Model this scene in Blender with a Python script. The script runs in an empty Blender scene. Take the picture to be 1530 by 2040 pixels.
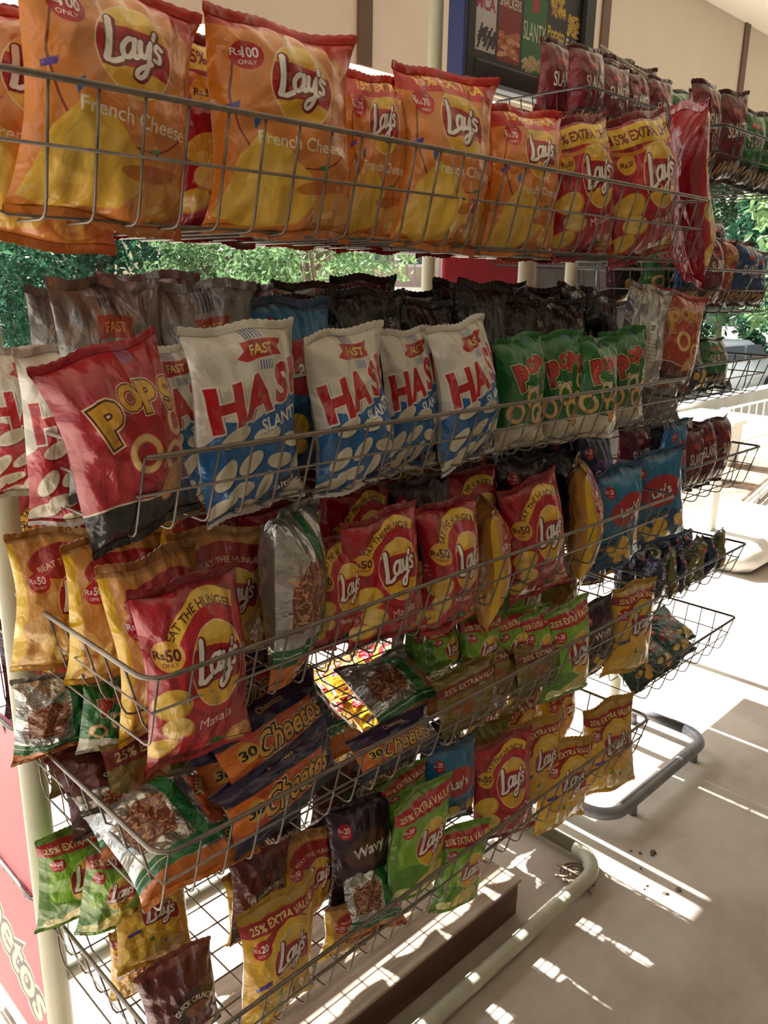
import bpy, math, random
import numpy as np
from mathutils import Vector, Matrix
S = bpy.context.scene
R_ = math.radians

# ---------------------------------------------------------------- camera
CAM = np.array([0.0, 0.0, 1.5]); FPX = 1635.0
_yaw, _pit, _rol = R_(44.67), R_(15.69), R_(-1.10)
_F = np.array([math.cos(_yaw)*math.cos(_pit), math.sin(_yaw)*math.cos(_pit), -math.sin(_pit)])
_R0 = np.array([math.sin(_yaw), -math.cos(_yaw), 0.0]); _D0 = np.cross(_F, _R0)
_R = _R0*math.cos(_rol)+_D0*math.sin(_rol); _D = _D0*math.cos(_rol)-_R0*math.sin(_rol)
cd = bpy.data.cameras.new('camera'); cam = bpy.data.objects.new('camera', cd)
S.collection.objects.link(cam); S.camera = cam
M = Matrix.Identity(4)
for i in range(3):
    M[i][0] = _R[i]; M[i][1] = -_D[i]; M[i][2] = -_F[i]; M[i][3] = CAM[i]
cam.matrix_world = M
cd.sensor_fit = 'HORIZONTAL'; cd.sensor_width = 36.0; cd.lens = FPX/1530*36.0
cd.clip_start = 0.02; cd.clip_end = 200

def ray(px, py): return _F*FPX + _R*(px-765) + _D*(py-1020)
def at(px, py, Y):
    d = ray(px, py); return CAM + d*(Y/d[1])
def atx(px, py, X):
    d = ray(px, py); return CAM + d*(X/d[0])
def fl(px, py, z=0.0):
    d = ray(px, py); return CAM + d*((z-1.5)/d[2])

# ---------------------------------------------------------------- light
W = bpy.data.worlds.new('world'); S.world = W; W.use_nodes = True
nt = W.node_tree; nt.nodes.clear()
wo = nt.nodes.new('ShaderNodeOutputWorld'); wb = nt.nodes.new('ShaderNodeBackground')
sky = nt.nodes.new('ShaderNodeTexSky'); sky.sky_type = 'NISHITA'; sky.sun_disc = False
sky.sun_elevation = R_(49); sky.sun_rotation = R_(0); sky.air_density = 1.2; sky.dust_density = 4.0
hs = nt.nodes.new('ShaderNodeHueSaturation'); hs.inputs['Saturation'].default_value = 0.35
wb.inputs['Strength'].default_value = 0.24
nt.links.new(sky.outputs[0], hs.inputs['Color']); nt.links.new(hs.outputs[0], wb.inputs['Color']); nt.links.new(wb.outputs[0], wo.inputs[0])
sl = bpy.data.lights.new('sun', 'SUN'); sl.energy = 18.0; sl.angle = R_(0.55); sl.color = (1, .98, .95)
so = bpy.data.objects.new('sun', sl); S.collection.objects.link(so)
sdir = Vector((0.0*math.cos(R_(49)), -math.cos(R_(49)), -math.sin(R_(49))))
so.rotation_euler = sdir.to_track_quat('-Z', 'Y').to_euler(); so.location = (1, 6, 8)
S.view_settings.view_transform = 'Standard'; S.view_settings.look = 'None'
S.view_settings.exposure = 0.42; S.view_settings.gamma = 1.0; S.view_settings.use_curve_mapping = False
S.cycles.max_bounces = 8; S.cycles.diffuse_bounces = 4; S.cycles.glossy_bounces = 3; S.cycles.transmission_bounces = 4
S.cycles.transparent_max_bounces = 6; S.cycles.caustics_reflective = False; S.cycles.caustics_refractive = False
S.cycles.sample_clamp_indirect = 6.0

# ---------------------------------------------------------------- helpers
COL = S.collection
def srgb(c):
    if isinstance(c, str): c = tuple(int(c[i:i+2], 16)/255 for i in (1, 3, 5))
    return tuple(((x/12.92) if x <= .04045 else ((x+.055)/1.055)**2.4) for x in c)
def hexc(c): return np.array([int(c[i:i+2], 16)/255 for i in (1, 3, 5)], np.float32)

def mat(name, col, rough=.6, metal=0., noise=None, nscale=8., bump=0., bscale=60., col2=None, trans=0., spec=.5, coords='Object', stretch=None, bdist=.002):
    m = bpy.data.materials.new(name); m.use_nodes = True
    t = m.node_tree; b = t.nodes['Principled BSDF']
    b.inputs['Base Color'].default_value = (*srgb(col), 1); b.inputs['Roughness'].default_value = rough
    b.inputs['Metallic'].default_value = metal; b.inputs['Specular IOR Level'].default_value = spec
    tc = t.nodes.new('ShaderNodeTexCoord'); src = tc.outputs[coords]
    if stretch:
        mp = t.nodes.new('ShaderNodeMapping'); mp.inputs['Scale'].default_value = stretch
        t.links.new(src, mp.inputs[0]); src = mp.outputs[0]
    if col2 is not None:
        n = t.nodes.new('ShaderNodeTexNoise'); n.inputs['Scale'].default_value = nscale; n.inputs['Detail'].default_value = 6; n.inputs['Roughness'].default_value = .65
        t.links.new(src, n.inputs['Vector'])
        r = t.nodes.new('ShaderNodeValToRGB'); r.color_ramp.elements[0].position = .38; r.color_ramp.elements[1].position = .64
        r.color_ramp.elements[0].color = (*srgb(col), 1); r.color_ramp.elements[1].color = (*srgb(col2), 1)
        t.links.new(n.outputs['Fac'], r.inputs[0]); t.links.new(r.outputs[0], b.inputs['Base Color'])
    if bump:
        n2 = t.nodes.new('ShaderNodeTexNoise'); n2.inputs['Scale'].default_value = bscale; n2.inputs['Detail'].default_value = 4
        t.links.new(src, n2.inputs['Vector'])
        bp = t.nodes.new('ShaderNodeBump'); bp.inputs['Strength'].default_value = bump; bp.inputs['Distance'].default_value = bdist
        t.links.new(n2.outputs['Fac'], bp.inputs['Height']); t.links.new(bp.outputs[0], b.inputs['Normal'])
    return m

def mesh_obj(name, v, f, m=None, parent=None, smooth=False):
    me = bpy.data.meshes.new(name); me.from_pydata([tuple(map(float, p)) for p in v], [], f); me.update()
    if smooth: me.polygons.foreach_set('use_smooth', [True]*len(me.polygons))
    if m: me.materials.append(m)
    o = bpy.data.objects.new(name, me); COL.objects.link(o)
    if parent: o.parent = parent
    return o
def inst(name, me, parent=None, loc=None, matrix=None):
    o = bpy.data.objects.new(name, me); COL.objects.link(o)
    if parent: o.parent = parent
    if loc is not None: o.location = loc
    if matrix is not None: o.matrix_local = matrix
    return o
class MB:
    def __init__(s): s.v = []; s.f = []
    def add(s, v, f):
        n = len(s.v); s.v += [tuple(p) for p in v]; s.f += [tuple(i+n for i in q) for q in f]
    def box(s, a, b, bev=0.0):
        x0, y0, z0 = a; x1, y1, z1 = b
        if not bev:
            s.add([(x0,y0,z0),(x1,y0,z0),(x1,y1,z0),(x0,y1,z0),(x0,y0,z1),(x1,y0,z1),(x1,y1,z1),(x0,y1,z1)],
                  [(0,3,2,1),(4,5,6,7),(0,1,5,4),(1,2,6,5),(2,3,7,6),(3,0,4,7)])
            return
        c = bev; n = len(s.v)
        vs = []
        for (z, i) in ((z0, c), (z0+c, 0), (z1-c, 0), (z1, c)):
            X0, X1, Y0, Y1 = x0+i, x1-i, y0+i, y1-i
            vs += [(X0+c,Y0,z),(X1-c,Y0,z),(X1,Y0+c,z),(X1,Y1-c,z),(X1-c,Y1,z),(X0+c,Y1,z),(X0,Y1-c,z),(X0,Y0+c,z)]
        fs = [tuple(range(7,-1,-1)), tuple(range(24,32))]
        for k in range(3):
            for j in range(8): fs.append((k*8+j, k*8+(j+1)%8, k*8+8+(j+1)%8, k*8+8+j))
        s.add(vs, fs)
    def tube(s, pts, r, n=8, closed=False):
        P = [np.array(p, float) for p in pts]; m = len(P); rings = []
        up = np.array([0.13, 0.21, 1.0])
        for i in range(m):
            if closed: t = P[(i+1) % m]-P[i-1]
            else: t = P[min(i+1, m-1)]-P[max(i-1, 0)]
            t = t/(np.linalg.norm(t)+1e-12)
            a = up - t*(up@t)
            if np.linalg.norm(a) < .2: a = np.array([1., .1, 0]) - t*(np.array([1., .1, 0])@t)
            a /= np.linalg.norm(a); b = np.cross(t, a); up = a if np.linalg.norm(a) > 0 else up
            rr = r[i] if isinstance(r, (list, tuple)) else r
            rings.append([P[i]+rr*(math.cos(2*math.pi*k/n)*a+math.sin(2*math.pi*k/n)*b) for k in range(n)])
        vs = [p for q in rings for p in q]; fs = []
        for i in range(m if closed else m-1):
            j = (i+1) % m
            for k in range(n): fs.append((i*n+k, i*n+(k+1) % n, j*n+(k+1) % n, j*n+k))
        if not closed: fs += [tuple(range(n-1, -1, -1)), tuple((m-1)*n+k for k in range(n))]
        s.add(vs, fs)
    def mesh(s, name, m=None, smooth=False):
        me = bpy.data.meshes.new(name); me.from_pydata([tuple(map(float, p)) for p in s.v], [], s.f); me.update()
        if smooth: me.polygons.foreach_set('use_smooth', [True]*len(me.polygons))
        if m: me.materials.append(m)
        return me
    def build(s, name, m, parent=None, smooth=False):
        return inst(name, s.mesh(name, m, smooth), parent)
def arc_pts(c, r, a0, a1, n, ax=(1,0,0), ay=(0,1,0)):
    ax = np.array(ax, float); ay = np.array(ay, float); c = np.array(c, float)
    return [c+r*(math.cos(a0+(a1-a0)*i/n)*ax+math.sin(a0+(a1-a0)*i/n)*ay) for i in range(n+1)]
def tag(o, label=None, cat=None, group=None, kind=None):
    if label: o['label'] = label
    if cat: o['category'] = cat
    if group: o['group'] = group
    if kind: o['kind'] = kind
    return o
def empty(name, loc=(0,0,0)):
    o = bpy.data.objects.new(name, None); COL.objects.link(o); o.location = loc; o.empty_display_size = .05; return o

# ---------------------------------------------------------------- print painter (flat artwork of the packets)
_TX = {}
def text_tris(s, bold):
    k = (s, bold)
    if k in _TX: return _TX[k]
    c = bpy.data.curves.new('t', 'FONT'); c.body = s; c.size = 1; c.offset = bold; c.resolution_u = 3; c.align_x = 'LEFT'
    o = bpy.data.objects.new('t', c); COL.objects.link(o)
    me = o.to_mesh(); me.calc_loop_triangles()
    V = np.array([v.co[:2] for v in me.vertices]); T = np.array([t.vertices[:] for t in me.loop_triangles])
    o.to_mesh_clear(); bpy.data.objects.remove(o); bpy.data.curves.remove(c)
    r = V[T] if len(T) else np.zeros((0, 3, 2))
    if len(T):
        mn = V.min(0); mx = V.max(0); r = (r-np.array([(mn[0]+mx[0])/2, .36]))
        _TX[k] = (r, mx[0]-mn[0])
    else: _TX[k] = (r, 1)
    return _TX[k]
LAYS = [([(.04,1.0),(.05,.6),(.03,.3),(.0,.14)], .07), ([(.0,.14),(.12,.11),(.27,.19)], .055),
        ([(.49,.60),(.38,.63),(.28,.46),(.31,.27),(.41,.27),(.49,.45)], .05), ([(.50,.64),(.48,.40),(.50,.27),(.57,.31)], .05),
        ([(.60,.62),(.59,.42),(.64,.31),(.71,.36),(.75,.56)], .05), ([(.77,.64),(.75,.3),(.70,.0),(.61,-.13),(.54,-.08),(.57,.03),(.70,.13),(.80,.2)], .045),
        ([(.84,.86),(.82,.74)], .045), ([(1.0,.58),(.92,.64),(.87,.54),(.96,.42),(.95,.29),(.85,.30)], .045)]
class Cv:
    def __init__(s, px=280, A=1.4, bg='#ffffff', metal=0.):
        s.S = px*2; s.A = A; s.W = px*2; s.H = int(px*A)*2
        s.a = np.empty((s.H, s.W, 3), np.float32); s.a[:] = hexc(bg)
        s.m = np.full((s.H, s.W), metal, np.float32)
    def _box(s, x0, y0, x1, y1):
        S_ = s.S
        a = max(0, int(x0*S_)-1); b = min(s.W, int(x1*S_)+2); c = max(0, int(y0*S_)-1); d = min(s.H, int(y1*S_)+2)
        if a >= b or c >= d: return None
        X, Y = np.meshgrid((np.arange(a, b)+.5)/S_, (np.arange(c, d)+.5)/S_)
        return a, b, c, d, X, Y
    def put(s, bx, mk, col, metal=0., al=1.):
        a, b, c, d = bx[:4]; mk = mk.astype(np.float32)*al
        if s.clip is not None: mk = mk*s.clip[c:d, a:b]
        col = hexc(col) if isinstance(col, str) else col
        s.a[c:d, a:b] += (col-s.a[c:d, a:b])*mk[..., None]
        s.m[c:d, a:b] += (metal-s.m[c:d, a:b])*mk
    clip = None
    def ell(s, cx, cy, rx, ry, col, rot=0, al=1., ring=0, metal=0., setclip=False):
        R = max(rx, ry); bx = s._box(cx-R, cy-R, cx+R, cy+R)
        if not bx: return
        X, Y = bx[4]-cx, bx[5]-cy; c, n = math.cos(rot), math.sin(rot)
        U = X*c+Y*n; V = -X*n+Y*c; d = (U/rx)**2+(V/ry)**2
        mk = d < 1
        if ring: mk &= ((U/(rx-ring))**2+(V/(ry-ring))**2) > 1
        if setclip:
            s.clip = np.zeros((s.H, s.W), np.float32); s.clip[bx[2]:bx[3], bx[0]:bx[1]] = mk; return
        s.put(bx, mk, col, metal, al)
    def poly(s, pts, col, al=1., metal=0.):
        P = np.array(pts, float); bx = s._box(P[:,0].min(), P[:,1].min(), P[:,0].max(), P[:,1].max())
        if not bx: return
        X, Y = bx[4], bx[5]; ins = np.zeros(X.shape, bool); n = len(P)
        for i in range(n):
            x0, y0 = P[i]; x1, y1 = P[(i+1) % n]
            if y0 == y1: continue
            cr = ((y0 > Y) != (y1 > Y)) & (X < (x1-x0)*(Y-y0)/(y1-y0)+x0); ins ^= cr
        s.put(bx, ins, col, metal, al)
    def rect(s, x0, y0, x1, y1, col, al=1., metal=0.): s.poly([(x0,y0),(x1,y0),(x1,y1),(x0,y1)], col, al, metal)
    def stroke(s, pts, r, col, al=1., metal=0., smooth=True):
        P = [np.array(p, float) for p in pts]
        if smooth and len(P) > 2:
            Q = []
            for i in range(len(P)-1):
                p0 = P[max(i-1, 0)]; p1 = P[i]; p2 = P[i+1]; p3 = P[min(i+2, len(P)-1)]
                for k in range(5):
                    t = k/5; Q.append(.5*((2*p1)+(-p0+p2)*t+(2*p0-5*p1+4*p2-p3)*t*t+(-p0+3*p1-3*p2+p3)*t**3))
            Q.append(P[-1]); P = Q
        A = np.array(P); bx = s._box(A[:,0].min()-r, A[:,1].min()-r, A[:,0].max()+r, A[:,1].max()+r)
        if not bx: return
        X, Y = bx[4], bx[5]; D = np.full(X.shape, 9e9)
        for i in range(len(P)-1):
            a, b = P[i], P[i+1]; ab = b-a; L = ab@ab+1e-12
            t = np.clip(((X-a[0])*ab[0]+(Y-a[1])*ab[1])/L, 0, 1)
            D = np.minimum(D, (X-a[0]-t*ab[0])**2+(Y-a[1]-t*ab[1])**2)
        s.put(bx, D < r*r, col, metal, al)
    def text(s, t, cx, cy, h, col, rot=0, shear=0, bold=0., sx=1., arc=0, al=1., metal=0., maxw=None):
        T, w = text_tris(t, bold)
        if not len(T): return
        T = T.copy()
        if maxw and w*h*sx > maxw: sx = maxw/(w*h)
        T[..., 0] *= sx; T[..., 0] += T[..., 1]*shear; T *= h
        if arc:
            th = -T[..., 0]/arc; rr = arc+T[..., 1]
            T = np.stack([-rr*np.sin(th), rr*np.cos(th)-arc], -1)
        c, n = math.cos(rot), math.sin(rot)
        T = np.stack([T[..., 0]*c-T[..., 1]*n+cx, T[..., 0]*n+T[..., 1]*c+cy], -1)
        bx = s._box(T[...,0].min(), T[...,1].min(), T[...,0].max(), T[...,1].max())
        if not bx: return
        a0, b0, c0, d0, X, Y = bx; mk = np.zeros(X.shape, bool); Sx = s.S
        for p in T:
            i0 = max(0, int(p[:,0].min()*Sx)-a0-1); i1 = int(p[:,0].max()*Sx)-a0+2
            j0 = max(0, int(p[:,1].min()*Sx)-c0-1); j1 = int(p[:,1].max()*Sx)-c0+2
            if i1 <= i0 or j1 <= j0: continue
            x = X[j0:j1, i0:i1]; y = Y[j0:j1, i0:i1]
            if not x.size: continue
            e = [(p[(k+1)%3,0]-p[k,0])*(y-p[k,1])-(p[(k+1)%3,1]-p[k,1])*(x-p[k,0]) for k in range(3)]
            mk[j0:j1, i0:i1] |= ((e[0] >= 0) & (e[1] >= 0) & (e[2] >= 0)) | ((e[0] <= 0) & (e[1] <= 0) & (e[2] <= 0))
        s.put(bx, mk, col, metal, al)
    def otext(s, t, cx, cy, h, col, oc, ow=.03, **k):
        b = k.pop('bold', 0.); s.text(t, cx, cy, h, oc, bold=b+ow, **k); s.text(t, cx, cy, h, col, bold=b, **k)
    def lays(s, cx, cy, r, ring='#f6dfa0', red='#c01525', gold='#f0b428', low=None, tilt=.08):
        s.ell(cx, cy, r*1.0, r*1.18, ring); s.ell(cx, cy, r*.96, r*1.14, low or gold)
        s.ell(cx, cy, r*.96, r*1.14, gold, setclip=True)
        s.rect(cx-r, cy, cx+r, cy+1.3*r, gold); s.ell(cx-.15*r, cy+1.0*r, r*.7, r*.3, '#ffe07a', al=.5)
        n = 14; top = [(cx-r*1.05+2.1*r*i/n, cy+r*(.52-.16*i/n+.12*math.sin(i/n*3.1))) for i in range(n+1)]
        bot = [(cx+r*1.05-2.1*r*i/n, cy+r*(-.62+.18*math.sin(i/n*3.1)+.05*i/n)) for i in range(n+1)]
        s.poly(top+bot, red); s.clip = None
        sc = 1.42*r
        for col, ex, dx in (('#7a0a14', .05, .02), ('#fbf6ee', 0, 0)):
            for pts, w in LAYS:
                q = [(cx-.74*r+(x+.06*y)*sc+dx*r, cy+(y-.42)*sc*.86+x*tilt*r-dx*r) for x, y in pts]
                s.stroke(q, (w*1.08+ex)*sc*.86, col)
    def chip(s, cx, cy, rx, ry, rot=0, c='#f2c23c', c2='#d99a22'):
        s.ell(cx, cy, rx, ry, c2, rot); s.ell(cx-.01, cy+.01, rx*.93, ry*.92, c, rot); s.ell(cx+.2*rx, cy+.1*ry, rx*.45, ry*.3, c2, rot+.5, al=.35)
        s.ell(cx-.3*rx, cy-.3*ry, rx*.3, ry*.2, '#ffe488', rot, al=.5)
    def price(s, cx, cy, r, t, c='#c8141e', tc='#ffffff'):
        s.ell(cx, cy, r, r, c); s.text('Rs.', cx-.55*r, cy+.02, r*.7, tc, bold=.01); s.text(t, cx+.2*r, cy+.02, r*1.0, tc, bold=.03, sx=.8, maxw=r*1.15); s.text('ONLY', cx, cy-.5*r, r*.42, tc, bold=.01)
    def image(s, name):
        a = s.a.reshape(s.H//2, 2, s.W//2, 2, 3).mean((1, 3)); m = s.m.reshape(s.H//2, 2, s.W//2, 2).mean((1, 3)); a = (a*.9+.10*a.mean(-1, keepdims=True))*.93
        im = bpy.data.images.new(name, s.W//2, s.H//2, alpha=True); im.alpha_mode = 'CHANNEL_PACKED'
        px = np.concatenate([np.clip(a, 0, 1), 1-m[..., None]], -1).astype(np.float32)
        im.pixels.foreach_set(px.ravel()); im.update(); im.pack(); return im

def d_cheese(price='100', extra=False, px=400):
    c = Cv(px, 1.5, '#ea8a3a')
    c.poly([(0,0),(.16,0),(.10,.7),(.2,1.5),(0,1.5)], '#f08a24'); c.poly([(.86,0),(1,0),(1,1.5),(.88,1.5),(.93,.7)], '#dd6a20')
    c.stroke([(.12,1.2),(.08,.9),(.16,.6),(.3,.42)], .006, '#8a3a18'); c.stroke([(.88,1.0),(.9,.7),(.7,.5),(.45,.5)], .005, '#8a3a18')
    c.poly([(0,1.38),(1,1.38),(1,1.5),(0,1.5)], '#d8342a'); c.poly([(.72,1.38),(1,1.38),(1,1.12),(.86,1.3)], '#d8342a')
    c.ell(.5,1.1,.36,.30,'#e8914a'); c.price(.19, 1.2, .095, price)
    c.poly([(.02,.12),(.10,.52),(.25,.72),(.42,.62),(.58,.44),(.62,.28),(.5,.12),(.2,.05)], '#f4c03a'); c.poly([(.1,.2),(.2,.62),(.35,.55),(.3,.2)], '#ffd45e', al=.6)
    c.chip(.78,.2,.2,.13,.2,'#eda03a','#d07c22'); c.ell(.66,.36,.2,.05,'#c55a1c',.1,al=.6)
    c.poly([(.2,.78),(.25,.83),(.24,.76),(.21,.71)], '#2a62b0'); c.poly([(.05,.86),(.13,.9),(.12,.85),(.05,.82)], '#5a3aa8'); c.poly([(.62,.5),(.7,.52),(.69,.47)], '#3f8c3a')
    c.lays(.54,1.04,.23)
    c.text('French Cheese', .55, .66, .125, '#fff4e0', bold=.008, rot=-.03, maxw=.66)
    if extra:
        c.poly([(0,1.28),(1,1.28),(1,1.5),(0,1.5)], '#dc2a22'); c.text('15% EXTRA', .5, 1.385, .13, '#ffcf30', bold=.03, maxw=.8)
        c.price(.19, 1.17, .085, price, '#dc2a22')
    return c
def d_masala(px=340, style=0):
    c = Cv(px, 1.45, '#c2182a')
    c.ell(.58,.95,.47,.5,'#a01020'); c.ell(.58,.9,.4,.42,'#c8182a')
    c.chip(.16,.62,.15,.12,.3); c.chip(.2,.42,.13,.1,-.2,'#f5cf6a'); c.chip(.1,.25,.12,.09,.2); c.chip(.85,.12,.15,.1,.2,'#e0a050','#b06a28')
    c.poly([(.5,.12),(.6,.2),(.72,.16),(.6,.1)], '#1f7a3a'); c.ell(.35,.08,.3,.06,'#8c0d1b')
    if style == 0:
        n = 16; a = [(.6+.5*math.cos(t), .85+.52*math.sin(t)) for t in [2.9-(2.9-1.0)*i/n for i in range(n+1)]]
        b = [(.6+.4*math.cos(t), .85+.42*math.sin(t)) for t in [1.0+(2.9-1.0)*i/n for i in range(n+1)]]
        c.poly(a+b, '#f2c432'); c.text('BEAT THE HUNGER', .44, 1.275, .085, '#5a1510', bold=.015, rot=.28, arc=.47, maxw=.78)
        c.ell(.16,.98,.115,.115,'#f2b22c'); c.text('Rs.', .1, .99, .08, '#5a1510', bold=.02); c.text('50', .19, .99, .12, '#5a1510', bold=.03); c.text('ONLY', .16, .92, .045, '#5a1510')
    else:
        c.poly([(0,1.17),(1,1.17),(1,1.36),(0,1.36)], '#f4c62c'); c.text('15% EXTRA CHIPS' if style == 1 else '25% EXTRA VALUE', .5, 1.265, .13, '#8a1414', bold=.03, maxw=.9)
        c.ell(.16,1.02,.1,.1,'#f2b22c'); c.text('Rs.50', .16, 1.02, .07, '#5a1510', bold=.02)
        c.stroke([(0,1.15),(.3,1.1),(.6,1.16),(1,1.12)], .02, '#e8901e')
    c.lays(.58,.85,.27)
    c.text('Masala', .56, .42, .13, '#fff0e0', rot=.05)
    c.rect(0,1.38,1,1.45,'#8c0d1b')
    return c
def d_classic(px=280, style=0):
    c = Cv(px, 1.45, '#dd9a45' if style == 0 else '#efb528')
    if style == 0:
        c.poly([(0,0),(.1,0),(.06,1.45),(0,1.45)], '#f5c518'); c.rect(0,1.36,1,1.45,'#b98040')
        c.ell(.55,1.15,.42,.17,'#b81c24'); c.text('BEAT THE HUNGER', .55, 1.16, .08, '#f7dfae', bold=.015, arc=.9, maxw=.74)
        c.price(.2, .98, .1, '50'); c.lays(.6,.78,.25); c.chip(.25,.5,.2,.16,.2,'#e2a85a','#c88a3a'); c.chip(.5,.3,.3,.2,-.2,'#f0c25a','#d89c34'); c.chip(.2,.14,.16,.1,.3,'#e8b04a','#c88a30')
    else:
        c.rect(0,1.33,1,1.45,'#b98a1c'); c.rect(0,1.2,1,1.33,'#a82024'); c.text('25% EXTRA VALUE', .5, 1.265, .1, '#f4dc8a', bold=.03, maxw=.9)
        c.ell(.5,1.1,.3,.14,'#a82024'); c.ell(.55,.86,.36,.36,'#f2c030'); c.price(.17,1.06,.1,'20'); c.lays(.56,.83,.27)
        c.poly([(.1,.6),(.28,.66),(.28,.6),(.12,.55)], '#5a3aa8'); c.poly([(.36,.42),(.42,.5),(.44,.4)], '#2e8a4a')
        c.chip(.6,.22,.34,.2,.1,'#d8b85a','#b8903a'); c.chip(.2,.2,.16,.12,.2,'#f4c93a','#d09a22'); c.poly([(.55,.36),(.62,.4),(.6,.32)], '#5a3aa8')
    return c
def d_lime(px=280):
    c = Cv(px, 1.45, '#7fb32e')
    c.poly([(0,0),(.12,0),(.05,1.45),(0,1.45)], '#5f9420'); c.ell(.5,.75,.42,.4,'#8cc436'); c.ell(.25,.3,.3,.25,'#4f8a26',al=.7)
    c.rect(0,1.18,1,1.36,'#c0202a'); c.text('25% EXTRA VALUE', .5, 1.265, .11, '#f2e2a0', bold=.03, maxw=.9); c.rect(0,1.36,1,1.45,'#6d9a28')
    c.price(.18,1.05,.09,'20'); c.lays(.58,.76,.27,ring='#e8f0a0'); c.chip(.55,.24,.3,.18,.2,'#e6d25a','#b89a30'); c.chip(.2,.16,.14,.1,0,'#dfe08a','#a0a040')
    return c
def d_hash(px=400, red=False):
    lo = '#c4182a' if red else '#1769b4'
    c = Cv(px, 1.55, '#ddd8ca')
    c.poly([(0,0),(1,0),(1,1.10),(.86,1.0),(.6,.9),(.4,.8),(.16,.84),(.07,.7),(0,.62)], lo)
    for x, y, r in [(.25,.7,.5),(.55,.68,.1),(.85,.58,-.3),(.38,.47,.6),(.68,.44,-.2),(.15,.4,1.0),(.9,.36,.8),(.28,.25,.2),(.52,.25,1.1),(.78,.2,.1),(.12,.14,.4),(.42,.08,-.1),(.9,.1,.5)]:
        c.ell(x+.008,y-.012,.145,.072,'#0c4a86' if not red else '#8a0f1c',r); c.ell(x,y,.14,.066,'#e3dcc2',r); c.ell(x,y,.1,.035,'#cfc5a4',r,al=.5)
    c.poly([(.30,1.31),(.36,1.28),(.7,1.30),(.68,1.36),(.74,1.42),(.36,1.42),(.36,1.36)], '#c7281e'); c.ell(.52,1.36,.13,.06,'#a51818')
    c.otext('FAST', .52, 1.355, .1, '#f3c45c', '#6a1010', bold=.03, shear=.2)
    for i in range(6):
        c.rect(.42+i*.025,1.425,.431+i*.025,1.49,'#5a7ab0'); c.rect(.48+i*.022,1.2,.49+i*.022,1.27,'#5a7ab0')
    for dx, col, b in ((.016,'#1b1b1b',.055),(.0,'#efe8da',.085),(0,'#cc1f26',.045)):
        for i, (ch, x, y, h) in enumerate((('H',.18,.93,.46),('A',.44,1.0,.43),('S',.69,1.07,.40),('H',.91,1.13,.38))):
            c.text(ch, x+dx, y-(.012 if dx else 0)+.02, h, col, bold=b, rot=.22, shear=.12, sx=.85)
    c.otext('SLANTY', .72, .80, .15, '#f6f6f0', '#0f4f90' if not red else '#7a0d18', bold=.03, rot=.2, maxw=.46)
    c.ell(.75,.2,.2,.06,'#15204e',.3); c.text('Salted', .75, .2, .1, '#ffffff', bold=.01, rot=.3)
    c.rect(0,0,1,.04,'#e8e6e0')
    return c
def d_pops(px=340, base='#b71c2c', dark='#1c1c20', txt='POPS', tcol='#e3a52a', sub=None):
    c = Cv(px, 1.5, base)
    c.poly([(0,0),(1,0),(1,.3),(.8,.36),(.6,.33),(.3,.38),(.0,.34)], dark)
    c.stroke([(0,.345),(.3,.385),(.6,.335),(.8,.365),(1,.305)], .008, '#e8d8c8')
    for x, y, r in [(.5,.72,.14),(.78,.6,.12),(.85,.86,.1)] + ([] if not sub else [(.2,.55,.13),(.62,.5,.13)]):
        c.ell(x,y,r,r*1.15,'#c8813a',.4); c.ell(x,y,r*.96,r*1.1,'#ecc07a',.4,ring=r*.36); c.ell(x,y,r*.55,r*.66,base,.4)
    c.chip(.75,.42,.2,.1,.8,'#e0a060','#b87838')
    for dx, col, b in ((0,'#f3dba6',.11),(0,'#5a1210',.08),(0,tcol,.045)):
        for ch, x, y, h, r in (('P',.3,1.02,.42,.25),('O',.5,1.14,.24,.1),('P',.66,1.12,.3,-.1),('S',.85,1.08,.3,.1)):
            c.text(ch, x, y, h, col, bold=b, rot=r, sx=.9)
    if sub: c.text(sub, .5, .86, .14, '#f4ecd0', bold=.01)
    for i in range(4): c.rect(.60+i*.03,1.36,.612+i*.03,1.44,'#4a78b0')
    return c
def d_black(px=160):
    c = Cv(px, 1.4, '#141416', .1); c.rect(0,1.3,1,1.4,'#2a2a2e',metal=.4)
    c.poly([(.1,.3),(.9,.35),(.85,.9),(.15,.85)], '#232327'); c.ell(.5,.6,.25,.2,'#5a1a5c',.3); c.text('50', .8, 1.15, .1, '#b8b090', bold=.02)
    return c
def d_grey(px=200):
    c = Cv(px, 1.4, '#8b8984', .2); c.rect(0,0,1,.5,'#6c6a68'); 
    for i in range(5): c.rect(.42+i*.03,1.2,.435+i*.03,1.36,'#33445e')
    c.poly([(.35,1.02),(.7,1.02),(.66,1.1),(.72,1.16),(.36,1.16)], '#a8301e'); c.text('FAST', .52, 1.09, .09, '#e8b050', bold=.02)
    return c
def d_silver(px=200):
    c = Cv(px, 1.4, '#b4b3b0', .55); c.rect(.38,0,.62,1.4,'#c9c7be',metal=.1); c.rect(.42,.75,.58,.9,'#f0f0ec'); c.text('20', .5, .82, .1, '#222222', bold=.02)
    for i in range(7): c.text('ingredients salt oil', .5, .66-i*.05, .032, '#444444')
    return c
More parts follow.
